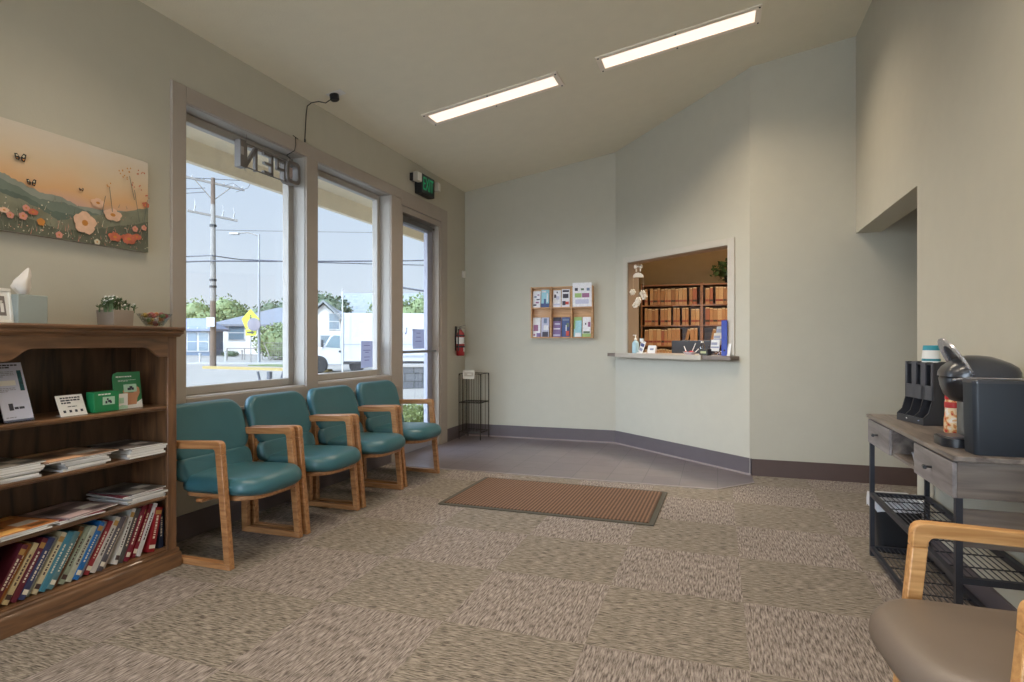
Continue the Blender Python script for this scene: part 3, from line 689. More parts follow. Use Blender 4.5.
mb = MB(); mb.xf = Matrix.Rotation(R(-10), 4, 'Y'); mb.m(0); mb.box(-.01, -.005, -.045, .045, .015, .14); mb.m(1); mb.box(-.005, -.0045, -.03, .03, .035, .12); mb.m(2); mb.box(-.0045, -.004, -.02, .005, .06, .1); mb.m(0); mb.box(-.0045, -.004, .008, .022, .05, .09); mb.build('photo', [M_paper, mat('photo_grey', (120, 112, 108), .5, var=.2, scale=60), M_ink], o)
mb = MB(); mb.obox((-.045, 0, .05), (.004, .03, .11), (0, R(32), 0)); mb.build('prop', M_white, o)
o = empty('succulent_planter', (-2.90, 2.262, ZB), R(2), 'square grey planter of small white-tipped plants on bookcase', 'plant')
mb = MB(); p = .058
mb.rings([[(-p*.93, -p*.93, 0), (p*.93, -p*.93, 0), (p*.93, p*.93, 0), (-p*.93, p*.93, 0)], [(-p, -p, .082), (p, -p, .082), (p, p, .082), (-p, p, .082)], [(-p+.008, -p+.008, .082), (p-.008, -p+.008, .082), (p-.008, p-.008, .082), (-p+.008, p-.008, .082)], [(-p+.008, -p+.008, .07), (p-.008, -p+.008, .07), (p-.008, p-.008, .07), (-p+.008, p-.008, .07)]])
mb.build('pot', mat('planter_grey', (146, 132, 118), .75, var=.05), o, bevel=.002)
mb = MB(); rr = random.Random(9)
for k in range(34):
    c = (rr.uniform(-.052, .052), rr.uniform(-.062, .062), .085+rr.uniform(0, .05))
    mb.m(0)
    for q in range(9):
        a = q*2.4; e = .3+.12*q; ln = .026
        dvec = Vector((math.cos(a)*math.cos(e), math.sin(a)*math.cos(e), math.sin(e))); sd = Vector((-math.sin(a), math.cos(a), 0))
        P = Vector(c); mb.face([P, P+dvec*ln*.6+sd*.005, P+dvec*ln*1.1, P+dvec*ln*.6-sd*.005])
    mb.tube([(c[0], c[1], .07), c], .004, 5)
    if k % 2: mb.m(1); mb.ico((c[0], c[1], c[2]+.022), .0065, 1)
mb.build('foliage', [mat('succulent_green', (92, 112, 76), .6, var=.3, scale=40), M_paper], o)
o = empty('candy_bowl', (-2.885, 2.474, ZB), 0, 'clear glass bowl filled with wrapped sweets on bookcase corner', 'bowl')
mb = MB(); mb.lathe([(.001, 0), (.035, 0), (.044, .008), (.086, .072), (.083, .072), (.041, .011), (.001, .006)], (0, 0, 0), 28); mb.build('bowl', glass('bowl_glass', (235, 238, 238), .14), o, smooth=True)
rr = random.Random(12); CC = [((172, 46, 44), 'red'), ((204, 196, 184), 'white'), ((190, 120, 60), 'orange'), ((100, 130, 80), 'green'), ((200, 168, 84), 'yellow'), ((150, 80, 90), 'pink')]
for k in range(30):
    lay = 0 if k < 7 else (1 if k < 17 else 2); rad = (.024, .044, .062)[lay]; a = k*2.4; rd = rad*(.35 + .65*((k*37) % 10)/10)
    mb = MB(); c = Vector((rd*math.cos(a), rd*math.sin(a), (.018, .037, .060)[lay] + .004*(k % 3)))
    mb.xf = Matrix.Translation(Vector((-2.885, 2.474, ZB)) + c) @ Euler((rr.uniform(0, 3), rr.uniform(-.5, .5), a)).to_matrix().to_4x4()
    mb.lathe([(.001, -.013), (.010, -.009), (.0115, 0), (.010, .009), (.001, .013)], (0, 0, 0), 8)
    mb.prism([(-.010, -.001), (-.019, -.006), (-.019, .006)], 'z', -.0015, .0015); mb.prism([(.010, -.001), (.019, -.006), (.019, .006)], 'z', -.0015, .0015)
    col, cn = CC[k % 6]
    b = mb.build('wrapped_sweet', mat('sweet_'+cn, col, .35), None, smooth=True); tag(b, '%s wrapped sweet in the glass bowl on the bookcase' % cn, 'sweet', '%s sweets in the glass bowl' % cn)

# ================================================================== CANVAS PAINTING
CY0, CY1, CZ0, CZ1, CX = 1.27, 2.555, 1.696, 2.200, XL+.034
M_sky = bpy.data.materials.new('painted_sky'); M_sky.use_nodes = True
_nt = M_sky.node_tree; _b = _nt.nodes['Principled BSDF']; _b.inputs['Roughness'].default_value = .85
_tc = _nt.nodes.new('ShaderNodeTexCoord'); _sp = _nt.nodes.new('ShaderNodeSeparateXYZ'); _n = _nt.nodes.new('ShaderNodeTexNoise'); _n.inputs['Scale'].default_value = 5; _n.inputs['Detail'].default_value = 4
_ad = _nt.nodes.new('ShaderNodeMath'); _ad.operation = 'MULTIPLY_ADD'; _ad.inputs[1].default_value = .12
_mr = _nt.nodes.new('ShaderNodeMapRange'); _mr.inputs[1].default_value = 1.80+.06; _mr.inputs[2].default_value = 2.212+.06
_cr = _nt.nodes.new('ShaderNodeValToRGB'); E_ = _cr.color_ramp.elements; E_[0].position = 0; E_[0].color = lin((170, 160, 152)); E_[1].position = 1; E_[1].color = lin((206, 196, 182))
for p_, c_ in ((.16, (196, 158, 138)), (.32, (212, 166, 120)), (.6, (208, 184, 152))):
    e = _cr.color_ramp.elements.new(p_); e.color = lin(c_)
L = _nt.links; L.new(_tc.outputs['Object'], _sp.inputs[0]); L.new(_tc.outputs['Object'], _n.inputs['Vector']); L.new(_n.outputs['Fac'], _ad.inputs[0]); L.new(_sp.outputs['Z'], _ad.inputs[2]); L.new(_ad.outputs[0], _mr.inputs[0]); L.new(_mr.outputs[0], _cr.inputs[0]); L.new(_cr.outputs[0], _b.inputs[0])
o = empty('canvas_painting', (0, 0, 0), 0, 'wide canvas of sunset meadow with butterflies and poppies above bookcase', 'painting')
mb = MB(); mb.box(XL+.002, CX, CY0, CY1, CZ0, CZ1); mb.build('canvas', M_sky, o, bevel=.002)
mb = MB()
pc = [mat('paint_far_hill', (138, 142, 130), .85, var=.12, scale=7), mat('paint_mid_hill', (110, 120, 108), .85, var=.15, scale=6), mat('paint_near_hill', (92, 104, 94), .85, var=.2, scale=6), mat('paint_meadow', (126, 126, 106), .85, var=.3, scale=14),
      mat('paint_grass', (98, 100, 84), .85, var=.25, scale=20), mat('paint_peach', (218, 178, 150), .85, var=.1, scale=40), mat('paint_poppy', (190, 104, 78), .85, var=.2, scale=40), mat('paint_pink', (206, 140, 122), .85, var=.1), mat('paint_black', (40, 36, 34), .8), mat('paint_heart', (196, 130, 60), .85), mat('paint_cream', (206, 196, 172), .85)]
def C(px, py): return on_x(px, py, CX)       # canvas picture point (y, z)
lay = [0]
def shape(i, poly):
    lay[0] += 1; mb.m(i); x = CX + .0002 + lay[0]*.000012
    mb.face([(x, min(max(u, CY0), CY1), min(max(v, CZ0), CZ1)) for u, v in poly])
def wav(i, pts, seed):
    rn = random.Random(seed); out = []
    for (a, b), (c, e) in zip(pts, pts[1:]):
        for k in range(8): t = k/8; out.append((a+(c-a)*t, b+(e-b)*t + rn.uniform(-.004, .004)))
    out.append(pts[-1]); shape(i, [(CY0, CZ0)] + out + [(CY1, CZ0)])
wav(0, [(CY0, 2.00)]+[C(*p) for p in ((0, 171), (18, 181), (40, 192), (60, 196), (80, 207), (148, 214))], 1)
wav(1, [(CY0, 1.97)]+[C(*p) for p in ((0, 178), (20, 188), (40, 199), (62, 202), (80, 209), (100, 215), (148, 222))], 2)
wav(2, [(CY0, 1.90)]+[C(*p) for p in ((0, 188), (25, 196), (50, 210), (75, 216), (95, 222), (148, 226))], 3)
wav(3, [(CY0, 1.90)]+[C(*p) for p in ((0, 192), (22, 200), (42, 210), (60, 221), (80, 216), (110, 214), (148, 208))], 4)
wav(4, [(CY0, 1.80)]+[C(*p) for p in ((0, 212), (30, 218), (60, 230), (90, 230), (120, 226), (148, 222))], 5)
rr = random.Random(21)
def flower(i, c, r, n=5, ry=1.0, heart=9):
    for k in range(n):
        a = 2*math.pi*k/n + .3; cc = (c[0]+r*.5*math.cos(a), c[1]+r*.5*math.sin(a)*ry)
        shape(i, [(cc[0]+r*.55*math.cos(2*math.pi*q/9)*rr.uniform(.85, 1.1), cc[1]+r*.55*ry*math.sin(2*math.pi*q/9)*rr.uniform(.85, 1.1)) for q in range(9)])
    shape(heart, [(c[0]+r*.28*math.cos(2*math.pi*q/8), c[1]+r*.28*ry*math.sin(2*math.pi*q/8)) for q in range(8)])
for k in range(420):       # grass strokes and specks
    y = rr.uniform(CY0, CY1); z = CZ0 + abs(rr.gauss(0, .07)) + (.04 if y > 2.4 else 0)
    h_ = rr.uniform(.01, .045); lean = rr.uniform(-.012, .012); shape(rr.choice((3, 4, 4, 1, 3, 10)) if rr.random() < .9 else 7, [(y, z), (y+.003, z), (y+lean+.001, z+h_)])
for k in range(170):
    y = rr.uniform(CY0, CY1); z = CZ0 + .01 + rr.random()**1.7*.16; s = rr.uniform(.0015, .0045); shape(rr.choice((10, 10, 5, 7, 3)), [(y-s, z), (y, z-s), (y+s, z), (y, z+s)])
for (x, y, i, r) in ((84, 223, 5, .034), (112, 215, 5, .030), (97, 203, 5, .022), (128, 239, 6, .026), (114, 237, 6, .022), (136, 237, 6, .02), (145, 205, 6, .018), (32, 212, 6, .018), (22, 216, 7, .014), (25, 208, 7, .012), (3, 210, 5, .016), (40, 222, 9, .014), (58, 235, 7, .013), (9, 215, 7, .012), (134, 229, 7, .013), (143, 228, 7, .012), (96, 242, 10, .012)):
    c = C(x, y); flower(i, c, r*(1.75 if r > .02 else 1.35), 5, .62 if i in (5, 6) and r < .032 else .95)
for x, y in ((108, 185), (133, 185), (140, 188), (146, 198), (136, 172), (128, 170), (124, 178), (142, 175), (120, 172)):    # seed heads
    c = C(x, y)
    for q in range(4): a = rr.uniform(0, 6); u, v = c[0]+.012*math.cos(a), c[1]+.012*math.sin(a); shape(6 if x > 130 else 9, [(u-.004, v), (u, v-.004), (u+.004, v), (u, v+.006)])
for (x0, y0_, x1, y1_) in ((108, 187, 111, 212), (133, 190, 138, 222), (146, 200, 142, 225), (128, 176, 133, 200), (104, 196, 100, 215)):
    a, b = C(x0, y0_), C(x1, y1_); shape(2, [a, (a[0]+.003, a[1]), (b[0]+.003, b[1]), b])
for (x, y, s) in ((19, 158, .026), (30, 183, .022), (80, 190, .012)):      # butterflies
    c = C(x, y)
    for sg, q in ((1, 1.0), (-1, .75)):
        shape(8, [c, (c[0]+sg*s*.5, c[1]+s*.9*q), (c[0]+sg*s*1.0, c[1]+s*.8*q), (c[0]+sg*s*.9, c[1]+s*.1), (c[0]+sg*s*.7, c[1]-s*.6*q), (c[0]+sg*s*.2, c[1]-s*.5)])
        shape(10, [(c[0]+sg*s*.3, c[1]+s*.3), (c[0]+sg*s*.55, c[1]+s*.65*q), (c[0]+sg*s*.75, c[1]+s*.5*q), (c[0]+sg*s*.6, c[1]+s*.15)])
        shape(9, [(c[0]+sg*s*.3, c[1]-s*.1), (c[0]+sg*s*.7, c[1]-s*.05), (c[0]+sg*s*.55, c[1]-s*.4*q)])
mb.build('painted_scene', pc, o)

# ================================================================== OPEN SIGN, EXIT SIGN, CORDS
o = empty('open_sign', (0, 0, 0), 0, 'unlit OPEN letter sign seen from behind, hanging in the first window', 'sign')
M_sg = mat('sign_grey_plastic', (112, 106, 102), .45, var=.05); M_sgl = mat('sign_inner_tube', (178, 158, 156), .4)
SXa, SXb = XL-.075, XL-.028; zc = 2.488
sy0, sy1 = 3.315, 3.925; hS = .094
mb = MB()
for zz in (zc-hS+.012, zc+hS-.012): mb.tube([(SXb-.01, sy0+.05, zz), (SXb-.01, sy1-.05, zz)], .005, 8)
mb.build('sign_rail', M_sg, o, smooth=True)
def letter(name, segs, wlet, y_, z_, h):
    """strokes in letter space; the outside reader sees x running towards -y"""
    mb = MB()
    for (x0, z0, x1, z1, t) in segs:
        a = Vector((0, y_ - x0*wlet, z_ + z0*h)); b = Vector((0, y_ - x1*wlet, z_ + z1*h)); dd = b-a
        ang = math.atan2(dd.z, dd.y); mb.obox(((SXa+SXb)/2, (a.y+b.y)/2, (a.z+b.z)/2), (SXb-SXa-.02, dd.length+t, t), (ang, 0, 0))
    mb.build(name, M_sg, o, bevel=.003)
H_ = .15; zb = zc - H_/2
letter('letter_n', [(0, 0, 0, 1, .022), (1, 0, 1, 1, .022), (0, 1, 1, 0, .022)], .10, sy0+.165, zb, H_)
letter('letter_e', [(0, 0, 0, 1, .026), (0, 0, 1, 0, .02), (0, .5, .9, .5, .02), (0, 1, 1, 1, .02)], .075, sy0+.325, zb+.01, H_*.88)
letter('letter_p', [(0, 0, 0, 1, .028), (0, 1, 1, 1, .02), (0, .5, 1, .5, .02), (1, .5, 1, 1, .02)], .075, sy0+.465, zb+.01, H_*.85)
mb = MB(); mb.xf = Matrix.Translation(((SXa+SXb)/2, sy1-.075, zc))
oo = rrect(.15, .17, .04, 5); ii = rrect(.10, .12, .03, 5); dx = .035
mb.rings([[(-dx, a, b) for a, b in oo], [(dx, a, b) for a, b in oo], [(dx, a, b) for a, b in ii], [(-dx, a, b) for a, b in ii], [(-dx, a, b) for a, b in oo]], False, False); mb.m(1); mb.box(-.01, .012, -.03, .012, -.04, .04); mb.build('letter_o', [M_sg, M_sgl], o)
mb = MB(); mb.box(SXa+.0, SXb+.004, sy0-.005, sy0+.05, zc-hS, zc+hS); mb.m(1); mb.box(SXb+.004, SXb+.0055, sy0+.0, sy0+.025, zc-.01, zc+.045); mb.build('control_box', [M_sg, mat('sticker_grey', (170, 164, 158), .6)], o, bevel=.008)
for yy in (sy0+.06, sy1-.10):
    mb = MB(); mb.tube([(SXb-.01, yy, zc+hS-.012), (SXb-.008, yy+.004, 2.638)], .0018, 5); mb.build('hanging_wire', mat('wire_silver', (150, 140, 130), .3, .8), o)
mb = MB(); mb.tube([(SXb-.01, sy0+.05, zc-hS+.005), (SXb-.01, sy0+.05, zc-hS-.012), (SXb-.01, sy0+.066, zc-hS-.016)], .002, 5); mb.build('hook', mat('wire_silver', (150, 140, 130), .3, .8), o)
mb = MB(); mb.tube([(SXb, sy1-.08, zc+hS), (SXb+.01, 3.77, 2.60), (XL+.03, 3.80, 2.64), (XL+.028, 3.815, 2.69), (XL+.028, 3.811, 2.745)], .003, 6); mb.tube([(XL+.028, 3.785, 2.75), (XL+.03, 3.84, 2.738)], .003, 5); mb.build('sign_cord', M_dark, o, smooth=True)

yq, zq = 3.985, 0
o = empty('power_adapter', (-2.84, 4.04, ceil_z(-2.84)), 0, 'black plug adapter in ceiling outlet with cord dangling above window', 'adapter')
mb = MB(); mb.xf = Matrix.Rotation(-SLOPE, 4, 'Y'); mb.box(-.06, .075, -.04, .04, -.006, 0); mb.build('outlet_plate', M_white, o, bevel=.002)
mb = MB(); mb.xf = Matrix.Rotation(-SLOPE, 4, 'Y'); mb.lathe([(.001, -.05), (.03, -.05), (.036, -.044), (.036, -.006), (.001, -.006)], (-.01, 0, 0), 20); mb.build('adapter_body', M_black, o, smooth=True)
mb = MB(); mb.tube([(-.03, 0, -.035), (-.08, -.01, -.065), (-.13, -.03, -.055), (-.175, -.06, -.07), (-.20, -.078, -.10), (-.205, -.084, -.16), (-.205, -.092, -.26), (-.205, -.10, -.365)], .004, 6); mb.tube([(-.205, -.10, -.365), (-.205, -.10, -.388)], .006, 6); mb.build('cord', M_black, o, smooth=True)

o = empty('exit_sign', (0, 0, 0), 0, 'black exit sign with green EXIT letters and two white lamp heads', 'exit sign')
ex0, ex1, ez0, ez1, exf = 5.765, 6.075, 2.775, 2.985, XL+.085
mb = MB(); mb.box(XL, exf, ex0, ex1, ez0, ez1); mb.build('sign_box', M_black, o, bevel=.006)
M_eg = mat('exit_green', (20, 140, 94), .5, emit=(14, 160, 104), estr=.35)
Mx = Matrix.Translation((exf+.0005, (ex0+ex1)/2, (ez0+ez1)/2)) @ Matrix(((0, 0, 1, 0), (1, 0, 0, 0), (0, 1, 0, 0), (0, 0, 0, 1)))
text_obj('exit_letters', 'EXIT', .20, Mx, M_eg, o, .001, .60)
for yc, s in ((ex0-.075, -1), (ex1+.085, 1)):
    mb = MB(); mb.obox((XL+.075, yc, 2.925), (.05, .085, .10), (0, 0, R(8*s))); mb.m(1); mb.obox((XL+.102, yc, 2.925), (.006, .07, .085), (0, 0, R(8*s))); mb.m(2); mb.box(XL, XL+.05, yc-.035, yc+.035, 2.885, 2.965); mb.box(XL+.03, XL+.05, min(yc, yc-s*.06), max(yc, yc-s*.06), 2.915, 2.935)
    mb.build('lamp_head', [mat('lamp_head_beige', (186, 180, 164), .5), M_white, M_black], o, bevel=.004)

# sensor and fire extinguisher
mb = MB(); mb.box(XL, XL+.03, 7.02, 7.085, 2.0, 2.085); b = mb.build('wall_sensor', M_white, None, bevel=.005); tag(b, 'small white sensor on window wall high beside the corner', 'sensor')
o = empty('fire_extinguisher', (XL+.065, 6.83, 1.02), 0, 'small red fire extinguisher with white label hung by the corner', 'fire extinguisher')
M_red = mat('extinguisher_red', (158, 24, 26), .35, coat=.3)
mb = MB(); mb.lathe([(.001, 0), (.045, 0), (.05, .008), (.05, .25), (.044, .28), (.02, .305), (.016, .32), (.001, .32)], (0, 0, 0), 24); mb.build('cylinder', M_red, o, smooth=True)
mb = MB(); mb.lathe([(.0503, .145), (.0506, .145), (.0506, .225), (.0503, .225)], (0, 0, 0), 24); mb.build('label_band', M_paper, o)
mb = MB(); 
for z_ in (.205, .19, .175, .16): mb.box(.0495, .0512, -.02, .02-.006*(z_ < .17), z_, z_+.004)
mb.m(1); mb.box(.0475, .0512, -.015, .013, .05, .10); mb.build('label_print', [M_ink, M_paper], o)
mb = MB(); mb.lathe([(.014, .315), (.014, .35), (.001, .35)], (0, 0, 0), 12); mb.obox((.02, 0, .362), (.10, .018, .008), (0, R(-14), 0)); mb.obox((.02, 0, .342), (.08, .018, .007), (0, R(8), 0)); mb.build('valve_handle', mat('steel_dull', (140, 136, 130), .4, .7), o)
mb = MB(); mb.tube([(0, -.014, .33), (0, -.05, .325), (0, -.063, .28), (0, -.062, .12), (0, -.058, .06)], .008, 8); mb.build('hose', M_black, o, smooth=True)
mb = MB(); mb.box(-.065, -.05, -.02, .02, .06, .36); mb.lathe([(.052, .10), (.054, .10), (.054, .12), (.052, .12)], (0, 0, 0), 24); mb.lathe([(.052, .24), (.054, .24), (.054, .256), (.052, .256)], (0, 0, 0), 24); mb.build('bracket', M_black, o)

# ================================================================== WIRE RACK
rx0, rx1, ry0, ry1 = -2.985, -2.725, 6.80, 7.06
M_wire = mat('rack_wire', (58, 52, 44), .45, .6)
o = empty('wire_rack', ((rx0+rx1)/2, (ry0+ry1)/2, 0), 0, 'thin dark wire display rack standing in the corner by the door', 'rack')
hw = .14
mb = MB(); th = .80
for sx in (-1, 1):
    for sy in (-1, 1): mb.tube([(sx*hw, sy*hw, 0), (sx*hw, sy*hw, th)], .006, 6)
for s in (-1, 1):
    mb.tube([(s*hw, -hw, th-.03), (s*hw, -hw+.01, th), (s*hw, hw-.01, th), (s*hw, hw, th-.03)], .005, 6); mb.tube([(-hw, s*hw, th-.03), (-hw+.01, s*hw, th), (hw-.01, s*hw, th), (hw, s*hw, th-.03)], .005, 6)
mb.build('rack_frame', M_wire, o, smooth=True)
for z in (.09, .45):
    mb = MB(); mb.tube([(-hw, -hw, z), (hw, -hw, z), (hw, hw, z), (-hw, hw, z)], .006, 6, closed=True)
    for k in range(1, 8): x = -hw+2*hw*k/8; mb.tube([(x, -hw, z), (x, hw, z)], .003, 5)
    mb.build('shelf', M_wire, o)
for k in range(1, 6):
    x = -hw+2*hw*k/6
    for yy in (-hw, hw):
        mb = MB(); mb.tube([(x, yy, .09), (x, yy, th-.01)], .003, 5); mb.build('upright_wire', M_wire, o)
    mb = MB(); mb.tube([(-hw, x, .09), (-hw, x, th-.01)], .003, 5); mb.build('upright_wire', M_wire, o)
mb = MB(); mb.box(-.085, .07, -hw-.012, -hw-.006, th-.06, th+.045); mb.m(1); mb.box(-.068, .054, -hw-.013, -hw-.012, th-.03, th+.02); mb.m(0); mb.box(-.025, .03, -hw-.014, -hw-.013, th-.012, th+.006); mb.build('header_sign', [mat('sign_ivory', (206, 198, 180), .7), mat('sign_beige', (176, 164, 144), .7)], o)

# ================================================================== BROCHURE RACK
o = empty('brochure_rack', (0, 0, 0), 0, 'light wooden six-pocket brochure rack on the back wall', 'rack')
bx0, bx1, bz0, bz1, bf = -2.160, -1.395, 1.235, 1.855, YB-.075
M_pine = wood('rack_pine', (176, 130, 84), (206, 160, 112), 'X', .5, 1.5, 12)
w3 = (bx1-bx0)/3; zm = 1.600
mb = MB(); mb.box(bx0, bx1, YB-.006, YB-.001, bz0, bz1); mb.build('back_panel', M_pine, o)
for k in range(4):
    x = bx0 + k*w3; x = min(max(x, bx0+.008), bx1-.008); mb = MB(); mb.box(x-.008, x+.008, bf, YB-.006, bz0, bz1); mb.build('divider', M_pine, o, bevel=.002)
for z in (bz0+.008, zm, bz1-.008):
    for k in range(3):
        mb = MB(); a, b = bx0+k*w3+.008, bx0+(k+1)*w3-.008
        mb.box(a+(.008 if k == 0 else 0), b-(.008 if k == 2 else 0), bf+(.0 if z < bz1-.02 else .02), YB-.006, z-.007, z+.007); mb.build('rail' if z > bz1-.02 else 'pocket_shelf', M_pine, o)
PAL = {'w': (222, 220, 222), 'p': (120, 96, 140), 'b': (60, 76, 124), 'd': (58, 52, 66), 'g': (150, 180, 110), 'c': (150, 196, 206), 'r': (190, 70, 56), 'm': (150, 96, 130), 'k': (96, 110, 90), 'y': (206, 196, 140), 's': (110, 124, 150), 'l': (186, 186, 206)}
M_pal = {k: mat('print_'+k, v, .55, var=.12, scale=60) for k, v in PAL.items()}
def brochure(x0, x1, z0, z1, y, basec, arts, lab, cat='brochure'):
    keys = [basec] + sorted({a[0] for a in arts}); mb = MB()
    mb.xf = Matrix.Translation(((x0+x1)/2, y, z0)) @ Matrix.Rotation(R(-5 if y > YB-.08 else 0), 4, 'X'); W, Hh = (x1-x0), (z1-z0)
    mb.box(-W/2, W/2, 0, .006, 0, Hh)
    for (c, a0, a1, b0, b1) in arts: mb.m(keys.index(c)); mb.prism([(-W/2+a0*W, b0*Hh), (-W/2+a1*W, b0*Hh), (-W/2+a1*W, b1*Hh), (-W/2+a0*W, b1*Hh)], 'y', -.0008, 0)
    b = mb.build('brochure', [M_pal[k] for k in keys], None); tag(b, lab, cat, 'brochures in the wall rack')
yb_ = YB-.052; zt, zl = zm+.0075, bz0+.0155
def cell(k, s): a = bx0 + k*w3 + (.018 if s == 0 else .018+.108); return a, a+.098
brochure(*cell(0, 0), zt, zt+.20, yb_, 'w', [('d', .1, .5, .1, .2), ('m', .4, .8, .25, .35), ('d', .5, .9, .45, .52), ('s', .2, .5, .6, .7), ('m', .6, .85, .72, .8)], 'white leaflet with scattered dark marks, top left pocket of wall rack')
brochure(*cell(0, 1), zt, zt+.215, yb_, 'c', [('b', .0, 1, 0, .22), ('b', .35, .6, .22, .48), ('w', .7, .85, .3, .8), ('w', .1, .6, .85, .95)], 'pale blue leaflet with navy base, upper row beside scattered-mark leaflet')
brochure(*cell(1, 0), zt, zt+.205, yb_, 'w', [('d', .15, .4, .55, .75), ('l', .4, .8, .45, .65), ('d', .45, .6, .82, .92), ('l', .1, .9, .1, .2)], 'white leaflet with small black drawing, top centre pocket of rack')
brochure(*cell(1, 1), zt, zt+.215, yb_, 'w', [('d', .1, .9, .84, .95), ('d', .15, .85, .5, .74), ('d', .1, .5, .1, .34), ('r', .5, .9, .14, .3)], 'white leaflet with three dark picture blocks, top centre pocket of rack')
brochure(bx0+2*w3+.014, bx1-.012, zt, zt+.283, YB-.083, 'w', [('d', .12, .28, .66, .78), ('k', .44, .6, .68, .76), ('s', .74, .9, .66, .78), ('g', .12, .48, .38, .56), ('m', .5, .88, .38, .56), ('l', .15, .85, .12, .3)], 'large white sheet with green and pink bars, top right of rack', 'flyer')
brochure(*cell(0, 0), zl, zl+.236, yb_, 'w', [('m', .1, .7, .3, .62), ('p', .5, 1, 0, .2), ('m', .1, .35, .05, .15)], 'white leaflet with mauve picture, bottom left pocket of rack')
brochure(*cell(0, 1), zl, zl+.236, yb_, 'l', [('d', .15, .9, .0, .26), ('s', .3, .7, .7, .95), ('w', .3, .9, .35, .6)], 'lilac grey leaflet with dark foot, bottom left pocket of rack')
brochure(*cell(1, 0), zl, zl+.236, yb_, 'p', [('d', 0, 1, .8, 1), ('w', .1, .9, .38, .44), ('l', .2, .9, .62, .7), ('l', .05, .95, .05, .12)], 'purple lettered leaflet, bottom centre pocket of rack')
brochure(*cell(1, 1), zl, zl+.236, yb_, 'b', [('r', .55, .95, .05, .3), ('w', .5, .62, .3, .6), ('s', .1, .9, .82, .92), ('k', .6, .9, .5, .7)], 'dark blue leaflet with red corner, bottom centre pocket of rack')
brochure(*cell(2, 0), zl, zl+.236, yb_, 'c', [('g', 0, 1, .82, 1), ('g', 0, .2, .4, .82), ('w', .2, .9, .0, .2), ('c', .3, .8, .4, .6)], 'aqua and green leaflet, bottom right pocket of rack')
brochure(*cell(2, 1), zl, zl+.236, yb_, 'w', [('g', 0, 1, 0, .16), ('k', .1, .9, .17, .28), ('m', .65, .95, .5, .75), ('d', .3, .45, .6, .7)], 'white leaflet with green foot, bottom right pocket of rack')

# ================================================================== RECEPTION WINDOW
def A(u, v, z): return A_M @ Vector((u, v, z))
w = empty('window_4', (0, 0, 0)); struct(w)
mb = MB(); mb.xf = A_M
mb.box(.155, .223, -.014, 0, 1.07, 2.155); mb.box(1.672, 1.752, -.014, 0, 1.07, 2.155); mb.box(.223, 1.672, -.014, 0, 2.095, 2.155)
mb.build('window_frame', mat('reception_trim', (190, 182, 168), .55), w, bevel=.002)
mb = MB(); mb.xf = A_M; mb.box(.223, .235, 0, T+.01, 1.06, 2.10); mb.box(1.66, 1.672, 0, T+.01, 1.06, 2.10); mb.box(.235, 1.66, 0, T+.01, 2.088, 2.10); mb.build('window_lining', mat('reception_lining', (142, 122, 102), .6), w)
mb = MB(); mb.xf = A_M; mb.box(.0, 1.80, -.12, -.001, 1.022, 1.062); mb.box(.235, 1.66, 0, T+.32, 1.032, 1.062)
b = mb.build('counter_ledge', mat('ledge_laminate', (120, 108, 98), .4, var=.05), None, bevel=.004); tag(b, 'grey brown laminate counter ledge under the reception window', 'counter')
mb = MB(); mb.xf = A_M; mb.box(.16, 1.46, -.135, -.1205, 1.016, 1.066)
b = mb.build('ledge_edging', mat('ledge_edging', (176, 166, 152), .5), None, bevel=.002); tag(b, 'pale straight edging strip on front of the reception ledge', 'edging')
ZS = 1.0625
# reception room walls
M_rec = mat('reception_paint', (176, 154, 118), .85, var=.03)
mb = MB(); mb.box(-1.40, -1.26, 7.22, 10.6, -.1, TOP); struct(mb.build('wall_reception_left', M_rec))
mb = MB(); mb.box(-1.4, 3.2, 10.25, 10.4, -.1, TOP+.3); struct(mb.build('wall_reception_back', M_rec))
mb = MB(); mb.box(3.0, 3.15, YF, 10.4, -.1, TOP+.3); struct(mb.build('wall_reception_right', M_rec))
mb = MB(); mb.prism([(-1.4, 7.2), (.36, 5.93), (3.15, 5.93), (3.15, 10.4), (-1.4, 10.4)], 'z', -.1, 0); struct(mb.build('floor_reception', mat('reception_carpet', (110, 100, 90), .9)))
for (xx, yy) in ((-.1, 7.6), (1.7, 7.6)): ceiling_light(xx, yy, 'unseen fill light fixture added inside the reception office', 'added fill lights in the office', 5.0)  # unseen fixtures added to brighten the office behind the opening

# shelving and files
M_shw = wood('file_shelf_wood', (104, 64, 34), (140, 92, 52), 'X', .5, 1.2, 10)
FY = 9.6; FX0 = -1.14
M_f = [mat('folder_%d' % i, c, .8, var=.08, scale=12) for i, c in enumerate(((176, 134, 92), (160, 116, 76), (186, 148, 106), (146, 102, 66), (168, 122, 82), (152, 90, 66)))]
M_fd = mat('folder_tab_dark', (64, 48, 36), .8)
rows = [1.755, 1.445, 1.13, .815]; UNITS = [(FX0, .905, 'left'), (.925-1.16+.0, .0, '')]
def shelving(x0, x1, label):
    o = empty('file_shelving', ((x0+x1)/2, FY, 0), 0, label, 'shelving', 'wooden file shelves'); c = (x0+x1)/2; a, b = x0-c, x1-c
    mb = MB(); mb.box(a, b, .36, .375, 0, 2.09); mb.build('back_panel', M_shw, o)
    for p, q in ((a, a+.02), (b-.02, b)):
        mb = MB(); mb.box(p, q, 0, .36, 0, 2.09); mb.build('side_panel', M_shw, o)
    for z in rows+[2.07, .5, .1]:
        mb = MB(); mb.box(a+.02, b-.02, 0, .36, z-.02, z); mb.build('shelf', M_shw, o)
shelving(FX0, -.235, 'wooden shelving full of tan patient files, left bay seen through reception window')
shelving(-.234, .66, 'wooden shelving full of tan patient files, right bay seen through reception window')
